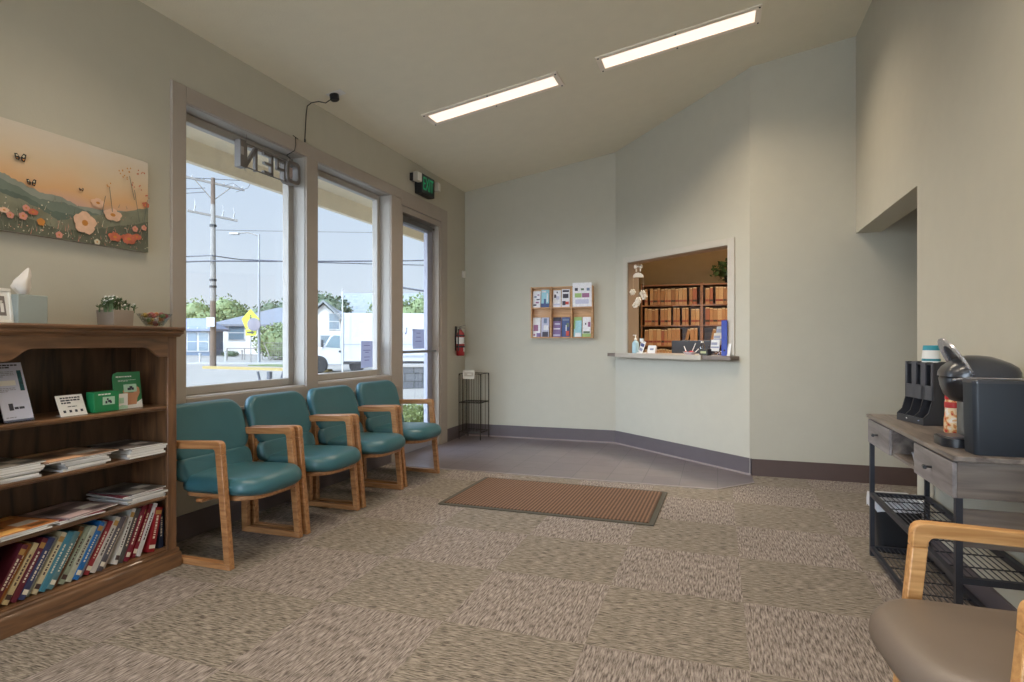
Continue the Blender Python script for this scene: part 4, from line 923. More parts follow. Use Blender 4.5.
ORDW = ('first', 'second', 'third', 'fourth', 'fifth', 'sixth', 'seventh', 'eighth', 'ninth', 'tenth', 'eleventh', 'twelfth', 'thirteenth', 'fourteenth', 'fifteenth', 'sixteenth', 'seventeenth', 'eighteenth')
FC = ('tan', 'brown', 'pale tan', 'dark tan', 'warm tan', 'reddish')
protos = {}
rr = random.Random(5)
def folder(x, z, tw, h, ci, tilt, lab, grp):
    key = (round(tw, 3), round(h, 2), ci)
    if key not in protos:
        mb = MB(); mb.box(-tw/2+.001, tw/2-.001, -.0, .28, 0, h)
        mb.m(1); mb.box(-tw/2+.001, tw/2-.001, -.002, 0, .045, .075) ; mb.m(2); mb.box(-tw/2+.004, tw/2-.004, -.004, .02, h-.012, h+.002)
        nb = max(1, int(tw/.014)); mb.m(3)
        for q in range(1, nb): xx = -tw/2 + tw*q/nb; mb.box(xx-.0008, xx+.0008, -.0015, 0, .0, h-.01)
        b = mb.build('patient_folder', [M_f[ci], M_fd if ci % 2 else mat('folder_label_red', (128, 60, 46), .7), mat('folder_tab_pale', (206, 180, 140), .8), M_fd], None); protos[key] = b
    else:
        b = protos[key].copy(); COL.objects.link(b)
    tag(b, FC[ci] + lab, 'file folder', grp); b.location = (x, FY+.02+rr.uniform(0, .012), z+.001); b.rotation_euler = (0, R(tilt), 0)
for ui, (x0, x1) in enumerate(((FX0+.024, -.26), (-.21, .20))):
    for ri, z in enumerate(rows):
        x = x0 + .03; nf = 0; grp = 'files on %s row of the %s bay' % (('top', 'second', 'third', 'fourth')[ri], ('left', 'right')[ui]); LB = ' file folder, %s from left on ' + ('top', 'second', 'third', 'fourth')[ri] + ' row of ' + ('left', 'right')[ui] + ' shelving bay'
        k = 0
        while x < x1-.03:
            tw = rr.choice((.045, .06, .045)); h = rr.choice((.24, .25, .26))
            if rr.random() < .11: x += .035
            if x + tw > x1: break
            if ri == 2 and ((ui == 0 and abs(x-(-.55)) < .04) or (ui == 1 and x < -.12)) and tw < .05:
                x += .075; folder(x, z+.012, .045, .24, 1, 14, LB % ORDW[nf], grp); nf += 1; x += .07; continue
            folder(x+tw/2, z, tw, h, rr.choice((0, 1, 2, 3, 4, 4, 0, 5)), 0, LB % ORDW[nf], grp); nf += 1; x += tw+.003
# plant on the shelving
o = empty('potted_plant', (.17, FY+.16, 2.0905), 0, 'trailing green houseplant on top of the file shelving', 'plant')
mb = MB(); mb.lathe([(.001, 0), (.07, 0), (.09, .12), (.08, .12), (.001, .11)], (0, 0, 0), 18); mb.build('pot', M_dark, o, smooth=True)
mb = MB(); leaves(mb, (0, 0, .2), (.26, .2, .14), 260, .075, shell=.1); leaves(mb, (-.06, -.1, .1), (.2, .1, .1), 60, .06, shell=.1); mb.build('foliage', mat('houseplant_green', (58, 84, 40), .6, var=.3), o)
# desk and monitor
o = empty('reception_desk', (-.15, 8.05, 0), R(0), 'reception desk behind the counter window', 'desk')
mb = MB(); mb.box(-.7, .9, -.35, .35, .70, .735); mb.build('desktop', M_shw, o, bevel=.003)
for s in (-.68, .86):
    mb = MB(); mb.box(s-.02, s+.02, -.33, .33, 0, .70); mb.build('side_panel', M_shw, o)
c = pt(693, 346, 7.9)
o = empty('computer_monitor', (c.x, c.y, .7355), R(6), 'dark slate back of a computer monitor inside the office', 'monitor')
mb = MB(); mb.box(-.27, .27, -.012, .012, .10, .47); mb.prism(rrect(.3, .2, .02), 'y', -.02, -.012) if False else None; mb.build('panel', mat('monitor_slate', (50, 58, 74), .5), o, bevel=.006)
mb = MB(); mb.box(-.26, .26, .012, .014, .115, .46); mb.build('screen', M_black, o)
mb = MB(); mb.box(-.03, .03, -.02, .0, .012, .14); mb.lathe([(.001, 0), (.10, 0), (.10, .008), (.03, .014), (.001, .014)], (0, 0, 0), 20); mb.build('stand', M_black, o)

# wind chime in the opening
o = empty('wind_chime', tuple(A(.345, .05, 2.088)), R(0), 'white flower mobile hanging in upper left of reception window', 'hanging ornament')
M_ch = mat('chime_white', (222, 212, 196), .6)
mb = MB()
def flo(mb, c, r):
    for k in range(6):
        a = k*math.pi/3; mb.ico((c[0]+r*.6*math.cos(a), c[1]-.004, c[2]+r*.6*math.sin(a)), r*.45, 1, (1, .35, 1))
    mb.ico((c[0], c[1]-.008, c[2]), r*.3, 1)
def bow(mb, c, s):
    for sx in (-1, 1): mb.ico((c[0]+sx*s*.55, c[1], c[2]), s*.5, 1, (.75, .35, 1.1)); mb.ico((c[0]+sx*s*.4, c[1], c[2]-s*.75), s*.34, 1, (.5, .3, 1.1))
    mb.ico(c, s*.2, 1)
bow(mb, (0, 0, -.045), .05); mb.build('bow', M_ch, o, smooth=True, angle=180)
mb = MB(); mb.prism([(-.052, -.155), (.052, -.155), (.046, -.13), (.028, -.113), (0, -.106), (-.028, -.113), (-.046, -.13)], 'y', -.02, .02); mb.build('arch_top', M_ch, o, bevel=.003)
mb = MB()
for x_, z0_, z1_ in ((0, 0, -.11), (-.05, -.15, -.30), (.05, -.15, -.32), (0, -.15, -.40), (.012, -.3, -.45)): mb.tube([(x_, 0, z0_), (x_, 0, z1_)], .002, 5)
mb.build('string', mat('string_beige', (190, 174, 150), .8), o)
for c_ in ((-.055, 0, -.305), (.045, 0, -.32), (.058, 0, -.355), (.0, 0, -.39), (-.005, 0, -.41), (-.028, 0, -.44)):
    mb = MB(); flo(mb, c_, .034); mb.build('flower', M_ch, o, smooth=True, angle=180)
o.scale = (1.12, 1.12, 1.1)

# things on the ledge
def led(name, u, v, label, cat, rz=0): 
    p = A(u, v, ZS); return empty(name, tuple(p), A_ROT+R(rz), label, cat)
o = led('sanitizer_bottle', .262+.06, .03, 'clear bottle of blue sanitizer with white pump at left of ledge', 'bottle')
mb = MB(); mb.lathe([(.001, 0), (.036, 0), (.038, .01), (.038, .11), (.03, .128), (.014, .14), (.014, .15), (.001, .15)], (0, 0, 0), 20); mb.build('bottle_body', mat('sanitizer_blue', (158, 190, 204), .25, alpha=1), o, smooth=True)
mb = MB(); mb.lathe([(.016, .148), (.016, .165), (.007, .17), (.007, .2), (.001, .2)], (0, 0, 0), 14); mb.obox((-.015, 0, .203), (.045, .016, .012)); mb.build('pump', M_white, o)
o = led('tilted_display_card', .43, .0, 'white and navy display card leaning at left of the ledge', 'card holder', -8)
mb = MB(); mb.xf = Matrix.Rotation(R(-12), 4, 'X') @ Matrix.Rotation(R(14), 4, 'Y'); mb.box(-.045, .045, 0, .004, .012, .145); mb.m(1); mb.box(-.035, .035, -.0006, 0, .08, .115); mb.m(2); mb.box(-.035, .03, -.0006, 0, .03, .06); mb.xf = None; mb.m(0); mb.box(-.05, .05, -.01, .05, 0, .012); mb.build('card', [M_paper, mat('card_navy', (70, 80, 130), .6), M_inkl], o)
mb = MB(); mb.box(.012, .085, -.01, .0, .13, .165); b = mb.build('card_top', M_paper, o)
o = led('note_holder', .63, -.02, 'white note card in small holder beside tilted display card', 'card holder', 6)
mb = MB(); mb.xf = Matrix.Rotation(R(-14), 4, 'X'); mb.box(-.055, .055, 0, .003, .0, .092); mb.m(1); mb.box(-.02, .03, -.0006, 0, .04, .06); mb.build('card', [M_paper, M_inkl], o)
mb = MB(); mb.tube([(-.065, 0, .0), (-.06, .02, .05), (-.045, .0, .0)], .004, 6); mb.tube([(.075, 0, .004), (.065, .02, .085)], .006, 6); mb.box(-.06, .08, -.01, .04, 0, .005); mb.build('holder_base', mat('holder_beige', (186, 160, 140), .6), o)
o = led('pen_tray', 1.24, -.06, 'small red and white pen tray with pens on the ledge', 'pen holder', 5)
mb = MB(); mb.lathe([(.001, 0), (.035, 0), (.058, .03), (.054, .03), (.032, .004), (.001, .004)], (0, 0, 0), 20, 1.3, .8); mb.build('tray', mat('tray_white_red', (206, 190, 190), .4), o, smooth=True)
mb = MB(); mb.ico((.03, -.01, .028), .022, 2, (1.4, .8, .6)); mb.ico((-.03, -.02, .03), .012, 1); mb.build('red_cloth', mat('red_detail', (176, 30, 40), .5), o)
for a, b in (((-.03, 0, .01), (-.085, .02, .085)), ((.02, 0, .01), (.075, 0, .115)), ((.04, .01, .01), (.11, .0, .06))):
    mb = MB(); mb.tube([a, b], .0045, 6); mb.build('pen', M_white, o)
o = led('water_bottle', 1.235, .12, 'small clear plastic bottle with white cap on the ledge', 'bottle')
mb = MB(); mb.lathe([(.001, 0), (.027, 0), (.029, .01), (.029, .09), (.012, .118), (.012, .122), (.001, .122)], (0, 0, 0), 18); mb.build('bottle_body', glass('bottle_plastic', (200, 205, 215), .2), o, smooth=True)
mb = MB(); mb.lathe([(.014, .12), (.014, .138), (.001, .138)], (0, 0, 0), 12); mb.build('cap', M_white, o)
o = led('brochure_holder', 1.475, .06, 'tiered clear holder of pale leaflets next to blue binder', 'brochure holder', -4)
for k in range(3):
    mb = MB(); mb.xf = Matrix.Translation((0, -.03+.035*k, .04+.065*k)) @ Matrix.Rotation(R(-8), 4, 'X'); mb.box(-.055, .06, 0, .006, 0, .11)
    mb.m(1); mb.box(-.05, .055, -.0006, 0, .03+.01*k, .045+.01*k); mb.box(-.05, .03, -.0006, 0, .06, .085) ; mb.build('leaflet', [mat('leaflet_%d' % k, ((216, 214, 210), (200, 190, 172), (176, 176, 168))[k], .6, var=.08, scale=50), M_inkl], o)
mb = MB(); mb.box(-.06, .065, -.045, .08, 0, .006); mb.box(-.06, .065, .075, .08, 0, .20); mb.box(-.06, -.057, -.045, .08, 0, .1); mb.build('acrylic_tiers', glass('acrylic', (215, 218, 228), .12), o)
o = led('card_box', 1.475, -.09, 'small dark box of business cards in front of brochure holder', 'card box')
mb = MB(); mb.box(-.05, .05, -.028, .028, 0, .06); mb.m(1); mb.box(-.035, .035, -.0288, -.028, .02, .04); mb.build('box', [mat('card_box_dark', (56, 54, 46), .5), mat('card_box_label', (176, 180, 132), .6)], o, bevel=.002)
o = led('binder', 1.595, .035, 'tall bright blue binder standing upright at right of ledge', 'binder', 41)
M_blue = mat('binder_blue', (36, 62, 168), .4)
mb = MB(); mb.box(-.026, .026, -.11, -.107, 0, .33); mb.box(-.026, -.023, -.107, .13, 0, .33); mb.box(.023, .026, -.107, .13, 0, .33); mb.build('cover', M_blue, o, bevel=.0012)
mb = MB(); mb.box(-.021, .021, -.1, .11, .006, .30); mb.build('paper_stack', M_paper, o)
mb = MB(); mb.lathe([(.001, -.001), (.009, -.001), (.009, .0)], (0, 0, 0), 12); mb.bm.transform(Matrix.Translation((0, -.1105, .05)) @ Matrix.Rotation(R(90), 4, 'X')) ; mb.build('ring_hole', M_dark, o)
o = led('paper_cup_holder', 1.70, -.035, 'small white folded card at right end of ledge', 'card', 0)
mb = MB(); mb.xf = Matrix.Rotation(R(-10), 4, 'X'); mb.box(-.02, .02, 0, .003, 0, .115); mb.xf = Matrix.Translation((0, .045, 0)) @ Matrix.Rotation(R(12), 4, 'X'); mb.box(-.02, .02, 0, .003, 0, .11); mb.build('card', M_paper, o)
o.name = 'folded_card'

# ================================================================== CONSOLE TABLE
TX0, TX1, TY0, TY1, TZ = .805, 1.09, 2.56, 3.865, .79
M_gw = wood('grey_wood', (82, 74, 70), (132, 122, 114), 'Y', .45, 1.0, 10, .1); M_gwf = wood('grey_wood_front', (104, 98, 98), (142, 136, 136), 'Y', .5, 1.0, 10, .1)
M_gwe = wood('grey_wood_end', (80, 72, 68), (118, 108, 100), 'X', .5, 1.0, 10, .1)
M_leg = mat('table_steel', (52, 54, 62), .45, .4)
o = empty('console_table', (0, 0, 0), 0, 'grey wood and dark metal console table against the right wall', 'table')
mb = MB(); mb.box(TX0-.012, TX1, TY0-.015, TY1+.012, TZ-.018, TZ); mb.build('tabletop', M_gw, o, bevel=.002)
za, zb_ = .638, TZ-.022
mb = MB(); mb.box(TX0+.006, TX1-.01, TY1-.023, TY1-.005, za, zb_); mb.box(TX0+.006, TX1-.01, 3.012, 3.027, za, zb_); mb.box(TX0+.006, TX1-.01, 3.41, 3.425, za, zb_); mb.box(TX1-.012, TX1, TY0+.023, TY1-.023, za, zb_); mb.box(TX0+.006, TX1-.012, TY0+.023, TY1-.023, za, za+.012)
mb.build('carcass', M_gw, o)
mb = MB(); mb.box(TX0+.006, TX1-.01, TY0+.005, TY0+.023, za, zb_); mb.build('end_panel', M_gwe, o)
for a, b in ((TY0+.006, 3.02), (3.417, TY1-.006)):
    mb = MB(); mb.box(TX0-.008, TX0+.006, a, b, za-.002, zb_-.004); dr = mb.build('drawer', M_gwf, o, bevel=.002)
    mb = MB(); yc = (a+b)/2; zc_ = (za+zb_)/2; mb.tube([(TX0-.008, yc, zc_), (TX0-.028, yc, zc_)], .005, 8); mb.tube([(TX0-.034, yc-.014, zc_), (TX0-.030, yc+.014, zc_)], .008, 8); mb.build('knob', M_black, dr, smooth=True)
for x in (TX0, TX1-.022):
    for y in (TY0, TY1-.022):
        mb = MB(); mb.box(x, x+.022, y, y+.022, 0, zb_ if x > 1 else za); mb.build('leg', M_leg, o)
for z in (.355, .055):
    mb = MB(); mb.box(TX0, TX0+.022, TY0+.022, TY1-.022, z-.022, z); mb.box(TX1-.022, TX1, TY0+.022, TY1-.022, z-.022, z); mb.box(TX0+.022, TX1-.022, TY0, TY0+.022, z-.022, z); mb.box(TX0+.022, TX1-.022, TY1-.022, TY1, z-.022, z); mb.build('shelf_frame', M_leg, o)
    mb = MB()
    for k in range(1, 11): x = TX0+.02 + (TX1-TX0-.04)*k/11; mb.tube([(x, TY0+.02, z-.006), (x, TY1-.02, z-.006)], .0022, 5)
    for k in range(1, 8): y = TY0 + (TY1-TY0)*k/8; mb.tube([(TX0+.02, y, z-.010), (TX1-.02, y, z-.010)], .003, 5)
    mb.build('wire_shelf', M_leg, o)
mb = MB(); mb.box(TX0+.022, TX1-.022, TY0+.002, TY0+.016, .465, .60); mb.build('end_board', M_gwe, o)
mb = MB(); mb.box(TX0+.022, TX1-.022, TY0+.02, TY0+.16, .465, .48); mb.build('small_shelf', M_gw, o)

# small cups in the cubby
grp = 'small foil cups in the open cubby'
for k, (x, y, zz) in enumerate(((.862, 3.105, 0), (.862, 3.175, 0), (.865, 3.14, .0445))):
    mb = MB(); mb.lathe([(.001, 0), (.022, 0), (.031, .040), (.034, .042), (.034, .044), (.001, .044)], (x, y, za+.0125+zz), 20)
    b = mb.build('pod_cup', mat('pod_grey', (150, 156, 170), .35, .2), None, smooth=True); tag(b, ('small grey cup in table cubby, nearer the viewer', 'small grey cup in table cubby, behind its neighbour', 'small grey cup in table cubby, stacked on two others')[k], 'cup', grp)

# cup and condiment organiser
ORG = Matrix.Translation((1.020, 3.56, 0)) @ Matrix.Rotation(R(11), 4, 'Z')
dx0, dx1, dy0, dy1, dh = -.066, .064, -.13, .13, .305
o = empty('cup_organizer', (1.020, 3.56, TZ), R(11), 'black plastic coffee station organizer with slotted front and scoop tray', 'organizer')
M_org = mat('organizer_black', (46, 47, 52), .4)
mb = MB()
mb.box(dx0+.008, dx1, dy0, dy0+.006, 0, dh); mb.box(dx0+.008, dx1, dy1-.006, dy1, 0, dh); mb.box(dx1-.006, dx1, dy0+.006, dy1-.006, 0, dh); mb.box(dx0+.008, dx1-.006, dy0+.006, dy1-.006, 0, .006)
for k in range(1, 3): y = dy0 + (dy1-dy0)*k/3; mb.box(dx0+.008, dx1-.006, y-.003, y+.003, .006, dh)
mb.box(dx0+.008, dx1-.006, dy0+.006, dy1-.006, dh-.014, dh-.006)
mb.build('housing', M_org, o)
mb = MB(); z0_, z1_ = .12, dh
for k in range(4):
    y = dy0 + (dy1-dy0)*k/3; hw_ = .016 if k in (0, 3) else .022; mb.box(dx0, dx0+.008, max(dy0, y-hw_), min(dy1, y+hw_), z0_, z1_)
mb.box(dx0, dx0+.008, dy0, dy1, z0_, z0_+.07); mb.build('slotted_front', mat('organizer_front', (70, 71, 78), .35), o, bevel=.001)
mb = MB()
for k in range(4):
    y = dy0 + (dy1-dy0)*k/3; y = min(max(y, dy0+.003), dy1-.003)
    mb.prism([(dx0+.008, 0), (dx0-.040, 0), (dx0-.040, .035), (dx0-.034, .042), (dx0-.016, .06), (dx0, .12), (dx0+.008, .125)], 'y', y-.003, y+.003)
mb.box(dx0-.040, dx0-.035, dy0+.006, dy1-.006, 0, .034); mb.box(dx0-.035, dx0+.008, dy0+.006, dy1-.006, 0, .008); mb.build('scoop_tray', M_org, o)
rr = random.Random(8)
for k in range(6):
    mb = MB(); mb.xf = ORG @ Matrix.Translation((dx0-.018+.004*(k % 3), dy0+.045+.034*k+(.012 if k > 2 else 0), TZ+.014+.004*(k % 3))) @ Euler((rr.uniform(-.3, .3), R(18), rr.uniform(-.5, .5))).to_matrix().to_4x4(); mb.box(-.024, .024, -.012, .012, -.0015, .0015)
    b = mb.build('sweetener_packet', M_paper if k % 2 else mat('packet_blue', (150, 165, 200), .6), None); tag(b, '%s sweetener packet in organizer tray' % ('white' if k % 2 else 'pale blue'), 'packet', '%s packets in the organizer tray' % ('white' if k % 2 else 'blue'))
M_cupw = mat('cup_white', (222, 222, 218), .5); M_cupt = mat('cup_teal', (38, 134, 150), .5)
for k in range(3):
    cx_, cy_ = 1.012, 3.55; z = TZ+dh-.0055 + .011*k; mb = MB()
    P = [(.040, 0), (.041, .003), (.0395, .006), (.0375, .028), (.036, .046), (.034, .062), (.033, .066), (.031, .066), (.001, .062)]
    mb.m(1 if k == 1 else 0); mb.lathe(P[:4], (cx_, cy_, z), 24)
    mb.m(1 if k < 2 else 0); mb.lathe([(.0385, .008), (.0388, .008), (.0378, .02), (.0374, .02)], (cx_, cy_, z), 24); mb.m(0)
    mb.lathe([(.0375, .028), (.0345, .055), (.033, .066), (.001, .064)], (cx_, cy_, z), 24)
    if k == 2: mb.m(1); mb.lathe([(.0363, .042), (.0366, .042), (.0345, .066), (.0342, .0665), (.001, .0665)], (cx_, cy_, z), 24)
    b = mb.build('paper_cup', [M_cupw, M_cupt], None, smooth=True, angle=50); tag(b, ('white paper cup with teal bands upside down on organizer, bottom of stack', 'white paper cup with teal bands upside down on organizer, middle of stack', 'white paper cup with teal base upside down on organizer, top of stack')[k], 'cup', 'stacked paper cups')

# creamer
o = empty('creamer_bottle', (1.0, 3.20, TZ), 0, 'creamer bottle with red cap and cream red wrap behind coffee maker', 'bottle')
mb = MB(); mb.lathe([(.001, 0), (.036, 0), (.039, .006), (.038, .06), (.034, .1), (.036, .13), (.033, .15), (.001, .15)], (0, 0, 0), 24); mb.build('bottle_body', mat('creamer_wrap', (222, 196, 160), .45, var=.15, scale=30), o, smooth=True)
mb = MB(); mb.lathe([(.034, .148), (.035, .15), (.034, .18), (.030, .186), (.001, .186)], (0, 0, 0), 24); mb.build('cap', mat('cap_red', (190, 36, 46), .4), o, smooth=True)
mb = MB(); mb.lathe([(.0353, .112), (.0363, .114), (.0366, .134), (.0353, .138)], (0, 0, 0), 24); mb.build('red_band', mat('wrap_red', (176, 44, 44), .5), o)
M_cr = MATS['creamer_wrap']; _nt = M_cr.node_tree; _tc = _nt.nodes.new('ShaderNodeTexCoord'); _n = _nt.nodes.new('ShaderNodeTexNoise'); _n.inputs['Scale'].default_value = 34; _n.inputs['Detail'].default_value = 1.5
_cr = _nt.nodes.new('ShaderNodeValToRGB'); _cr.color_ramp.interpolation = 'CONSTANT'; E_ = _cr.color_ramp.elements; E_[0].color = lin((182, 52, 46)); E_[1].position = .38; E_[1].color = lin((206, 140, 84))
for p_, c_ in ((.46, (226, 200, 160)), (.58, (222, 214, 206)), (.68, (214, 170, 120))):
    e = _cr.color_ramp.elements.new(p_); e.color = lin(c_)
_nt.links.new(_tc.outputs['Object'], _n.inputs['Vector']); _nt.links.new(_n.outputs['Fac'], _cr.inputs[0]); _nt.links.new(_cr.outputs[0], _nt.nodes['Principled BSDF'].inputs['Base Color'])

# ---------------- coffee maker, front faces the room (-x)
o = empty('coffee_maker', (0, 0, TZ), 0, 'large black single-serve coffee maker with silver handle raised on console table', 'coffee maker')
M_cm = mat('maker_charcoal', (52, 54, 60), .28, coat=.3); M_cmd = mat('maker_black', (24, 25, 30), .3, coat=.2); M_sil = mat('maker_silver', (196, 196, 204), .22, .75)
y0_, y1_ = 2.715, 2.925; yc = (y0_+y1_)/2
mb = MB(); mb.prism([(x*1+.995, y+yc) for x, y in rrect(.17, .21, .05)], 'z', 0, .27); mb.build('body', M_cm, o, bevel=.004)
mb = MB(); mb.prism([(x+.885, y+yc) for x, y in rrect(.12, .17, .05)], 'z', 0, .035); mb.m(1); mb.prism([(x+.88, y+yc) for x, y in rrect(.09, .13, .035)], 'z', .035, .039); mb.build('drip_tray', [M_cmd, mat('tray_grille', (90, 92, 100), .3, .6)], o, bevel=.003)
# head: rounded block that overhangs to the front, domed lid above
rg = []
for (z, xa, xb, w_, r_) in ((.175, .875, 1.0, .125, .05), (.20, .853, 1.05, .16, .06), (.235, .842, 1.07, .18, .065), (.262, .838, 1.08, .19, .07), (.27, .842, 1.08, .188, .07)):
    rg.append([(x + (xa+xb)/2, y+yc, z) for x, y in rrect(xb-xa, w_, min(r_, w_/2-.002, (xb-xa)/2-.002), 6)])
mb = MB(); mb.rings(rg); mb.build('brew_head', M_cmd, o, smooth=True, angle=50)
rg = []
for (z, xa, xb, w_) in ((.272, .836, 1.085, .205), (.290, .838, 1.085, .205), (.308, .848, 1.078, .198), (.326, .866, 1.055, .178), (.340, .886, 1.026, .15), (.350, .906, .996, .11), (.354, .925, .965, .04)):
    rg.append([(x + (xa+xb)/2, y+yc, z) for x, y in rrect(xb-xa, w_, min(.07, w_/2-.002, (xb-xa)/2-.002), 6)])
mb = MB(); mb.rings(rg); mb.build('lid', M_cm, o, smooth=True, angle=60)
mb = MB(); mb.tube([(.845+.055*0, yc-.098, .262), (.90, yc-.104, .268), (1.06, yc-.104, .268)], .005, 8); mb.build('chrome_band', M_sil, o, smooth=True)
# raised handle: flattened ring tilted up at the front
mb = MB(); N = 28; rg = []
hc = Vector((.888, yc-.012, .322)); ax = Vector((-.052, 0, .092)); ay = Vector((0, .094, 0)); nrm = ax.cross(ay).normalized()
for k in range(N):
    a = 2*math.pi*k/N; ro = ax*math.cos(a)+ay*math.sin(a); cpt = hc+ro; u = ro.normalized()
    rg.append([cpt+u*.007+nrm*.004, cpt+u*.007-nrm*.004, cpt-u*.026-nrm*.010, cpt-u*.026+nrm*.002])
mb.rings(rg+[rg[0]], False, False); mb.build('handle', M_sil, o, smooth=True, angle=50)
mb = MB(); rg = []
for s in (0.02, .5, .86): rg.append([hc - nrm*(.012*(1-s*s)) + (ax*math.cos(2*math.pi*k/N)+ay*math.sin(2*math.pi*k/N))*s for k in range(N)])
mb.rings(rg, True, False); mb.build('pod_holder_cover', M_cmd, o, smooth=True)
mb = MB(); rx0_, rx1_, ry0_, ry1_ = .862, 1.085, 2.585, 2.70
mb.rings([[(x+(rx0_+rx1_)/2+.004, y+(ry0_+ry1_)/2, z) for x, y in rrect((rx1_-rx0_)*s, (ry1_-ry0_)*s, .018, 5)] for z, s in ((.0, .93), (.005, .95), (.13, .98), (.255, 1.0), (.258, .99))]); mb.build('water_tank', mat('tank_navy', (26, 34, 44), .5), o, smooth=True, angle=40)
mb = MB(); mb.rings([[(x+(rx0_+rx1_)/2+.004, y+(ry0_+ry1_)/2, z) for x, y in rrect((rx1_-rx0_)*s, (ry1_-ry0_)*s, .018, 5)] for z, s in ((.258, 1.01), (.266, 1.01), (.27, .98))]); mb.build('tank_lid', M_cm, o, smooth=True, angle=40)

# waste bin with liner
o = empty('waste_bin', (.962, 3.998, 0), 0, 'black rectangular waste bin with white liner beyond the console table', 'waste bin')
def rr_ring(w, h, r, z): return [(x, y, z) for x, y in rrect(w, h, r, 5)]
mb = MB(); mb.rings([rr_ring(.19, .15, .03, 0), rr_ring(.245, .205, .035, .30), rr_ring(.237, .197, .033, .30), rr_ring(.185, .145, .028, .01)]); mb.build('bin_body', mat('bin_black', (26, 27, 31), .5), o, smooth=True, angle=40)
mb = MB(); rg = []; rr = random.Random(6); base_ = rrect(.256, .22, .04, 5); jit = [rr.uniform(-.004, .006) for _ in base_]; j2 = [rr.uniform(-.022, .018) for _ in base_]
rg.append([(x*1.0+j*.5, y*1.0+j, .235+k2) for (x, y), j, k2 in zip(base_, jit, j2)]); rg.append([(x*1.01, y*1.01+j, .27) for (x, y), j in zip(base_, jit[::-1])]); rg.append([(x*.99, y*.99, .306+j) for (x, y), j in zip(base_, jit)]); rg.append([(x*.90, y*.88, .302+j*.5) for (x, y), j in zip(base_, jit)]); rg.append([(x*.86, y*.84, .2) for x, y in base_]); rg.append([(x*.75, y*.7, .05) for x, y in base_])
mb.rings(rg, False, True); mb.build('liner', mat('liner_white', (206, 208, 212), .5), o, smooth=True, angle=30)
# papers taped to the glass
M_pg = mat('notice_grey', (190, 190, 198), .8)
_nt = M_pg.node_tree; _tr = _nt.nodes.new('ShaderNodeBsdfTranslucent'); _tr.inputs[0].default_value = lin((186, 188, 204)); _ms = _nt.nodes.new('ShaderNodeMixShader'); _ms.inputs[0].default_value = .6
_nt.links.new(_nt.nodes['Principled BSDF'].outputs[0], _ms.inputs[1]); _nt.links.new(_tr.outputs[0], _ms.inputs[2]); _nt.links.new(_ms.outputs[0], _nt.nodes['Material Output'].inputs[0])
def notice(y0, y1, z0, z1, x, label):
    mb = MB(); mb.box(x, x+.001, y0, y1, z0, z1); rr = random.Random(int(y0*100)); z = z1-.04
    mb.m(1)
    while z > z0+.06: 
        w_ = (y1-y0)*rr.uniform(.3, .7); c = (y0+y1)/2; mb.box(x+.001, x+.0014, c-w_/2, c+w_/2, z-.007, z); z -= rr.choice((.02, .03, .045))
    b = mb.build('window_notice', [M_pg, mat('notice_print', (120, 116, 146), .8)], None); tag(b, label, 'notice')
XG = XO+.0425
a, b = on_x(361, 341, XG), on_x(372.5, 374, XG); notice(a[0], min(b[0], 5.18), .945, a[1], XG, 'grey paper notice taped inside the second window pane, bottom right')
a, b = on_x(412.5, 329, XO+.0765), on_x(424, 348.5, XO+.0765); notice(a[0], b[0], b[1], a[1], XO+.0765, 'square grey notice taped on the glass door')
mb = MB(); c_ = on_x(403, 330, XO+.0765); xx = XO+.0765; c_ = (c_[0]+.055, c_[1])
pts = [(c_[0]+.035*math.cos(R(a)), c_[1]+.045*math.sin(R(a))) for a in range(-120, 50, 15)] + [(c_[0]+.02*math.cos(R(a)), c_[1]+.025*math.sin(R(a))) for a in range(45, -125, -15)]
mb.prism(pts, 'x', xx, xx+.001); b = mb.build('door_sticker', M_pg, None); tag(b, 'curved grey sticker at the left edge of the door glass', 'sticker')
M_owht = mat('outdoor_white', (150, 149, 146), .6)

# ================================================================== STREET
def on_ground(px, py, guess=30):
    r = ray(px, py); t = guess
    for _ in range(60):
        z = EYE + r.z*t; g = gz(XO - r.x*t); t += (z-g)/max(-r.z, .004)*.5
    return Vector((r.x*t, r.y*t, gz(XO - r.x*t))), t
# utility pole
base_, dp = on_ground(213, 367)
k_ = dp/FPX                                   # metres per picture unit at the pole
FW = Vector((-sn, cs, 0)); RT = Vector((cs, sn, 0))
def off(dx, dz): return RT*(dx*k_) + Vector((0, 0, dz*k_))
hz_ = EYE + (341-178)*k_ - base_.z
o = empty('utility_pole', tuple(base_), 0, 'tall wooden utility pole with crossarms across the street', 'utility pole')
M_pole = mat('pole_wood', (84, 70, 58), .9, var=.12, scale=2); M_polel = mat('pole_pale', (112, 108, 102), .7)
mb = MB(); mb.tube([(0, 0, 0), (0, 0, hz_)], [.19, .12], 12); mb.build('pole', M_pole, o, smooth=True)
mb = MB(); mb.tube([(0, 0, hz_*.35), (0, 0, hz_*.86)], [.175, .135], 12); mb.build('conduit_wrap', M_polel, o, smooth=True)
AR = (RT*.86 + FW*.5).normalized()
def arm(z, hl, name):
    mb = MB(); mb.obox((0, 0, z), (hl*2, .12, .12), (0, R(7), math.atan2(AR.y, AR.x))); mb.build(name, M_polel, o); 
arm(hz_-.3, 1.75, 'crossarm'); arm(hz_-2.25, 1.35, 'lower_crossarm')
mb = MB()
for s in (-1, 1): mb.tube([tuple(AR*s*1.0 + Vector((0, 0, hz_-.3-s*.12))), (0, 0, hz_-1.35)], .03, 6)
mb.build('brace', M_polel, o)
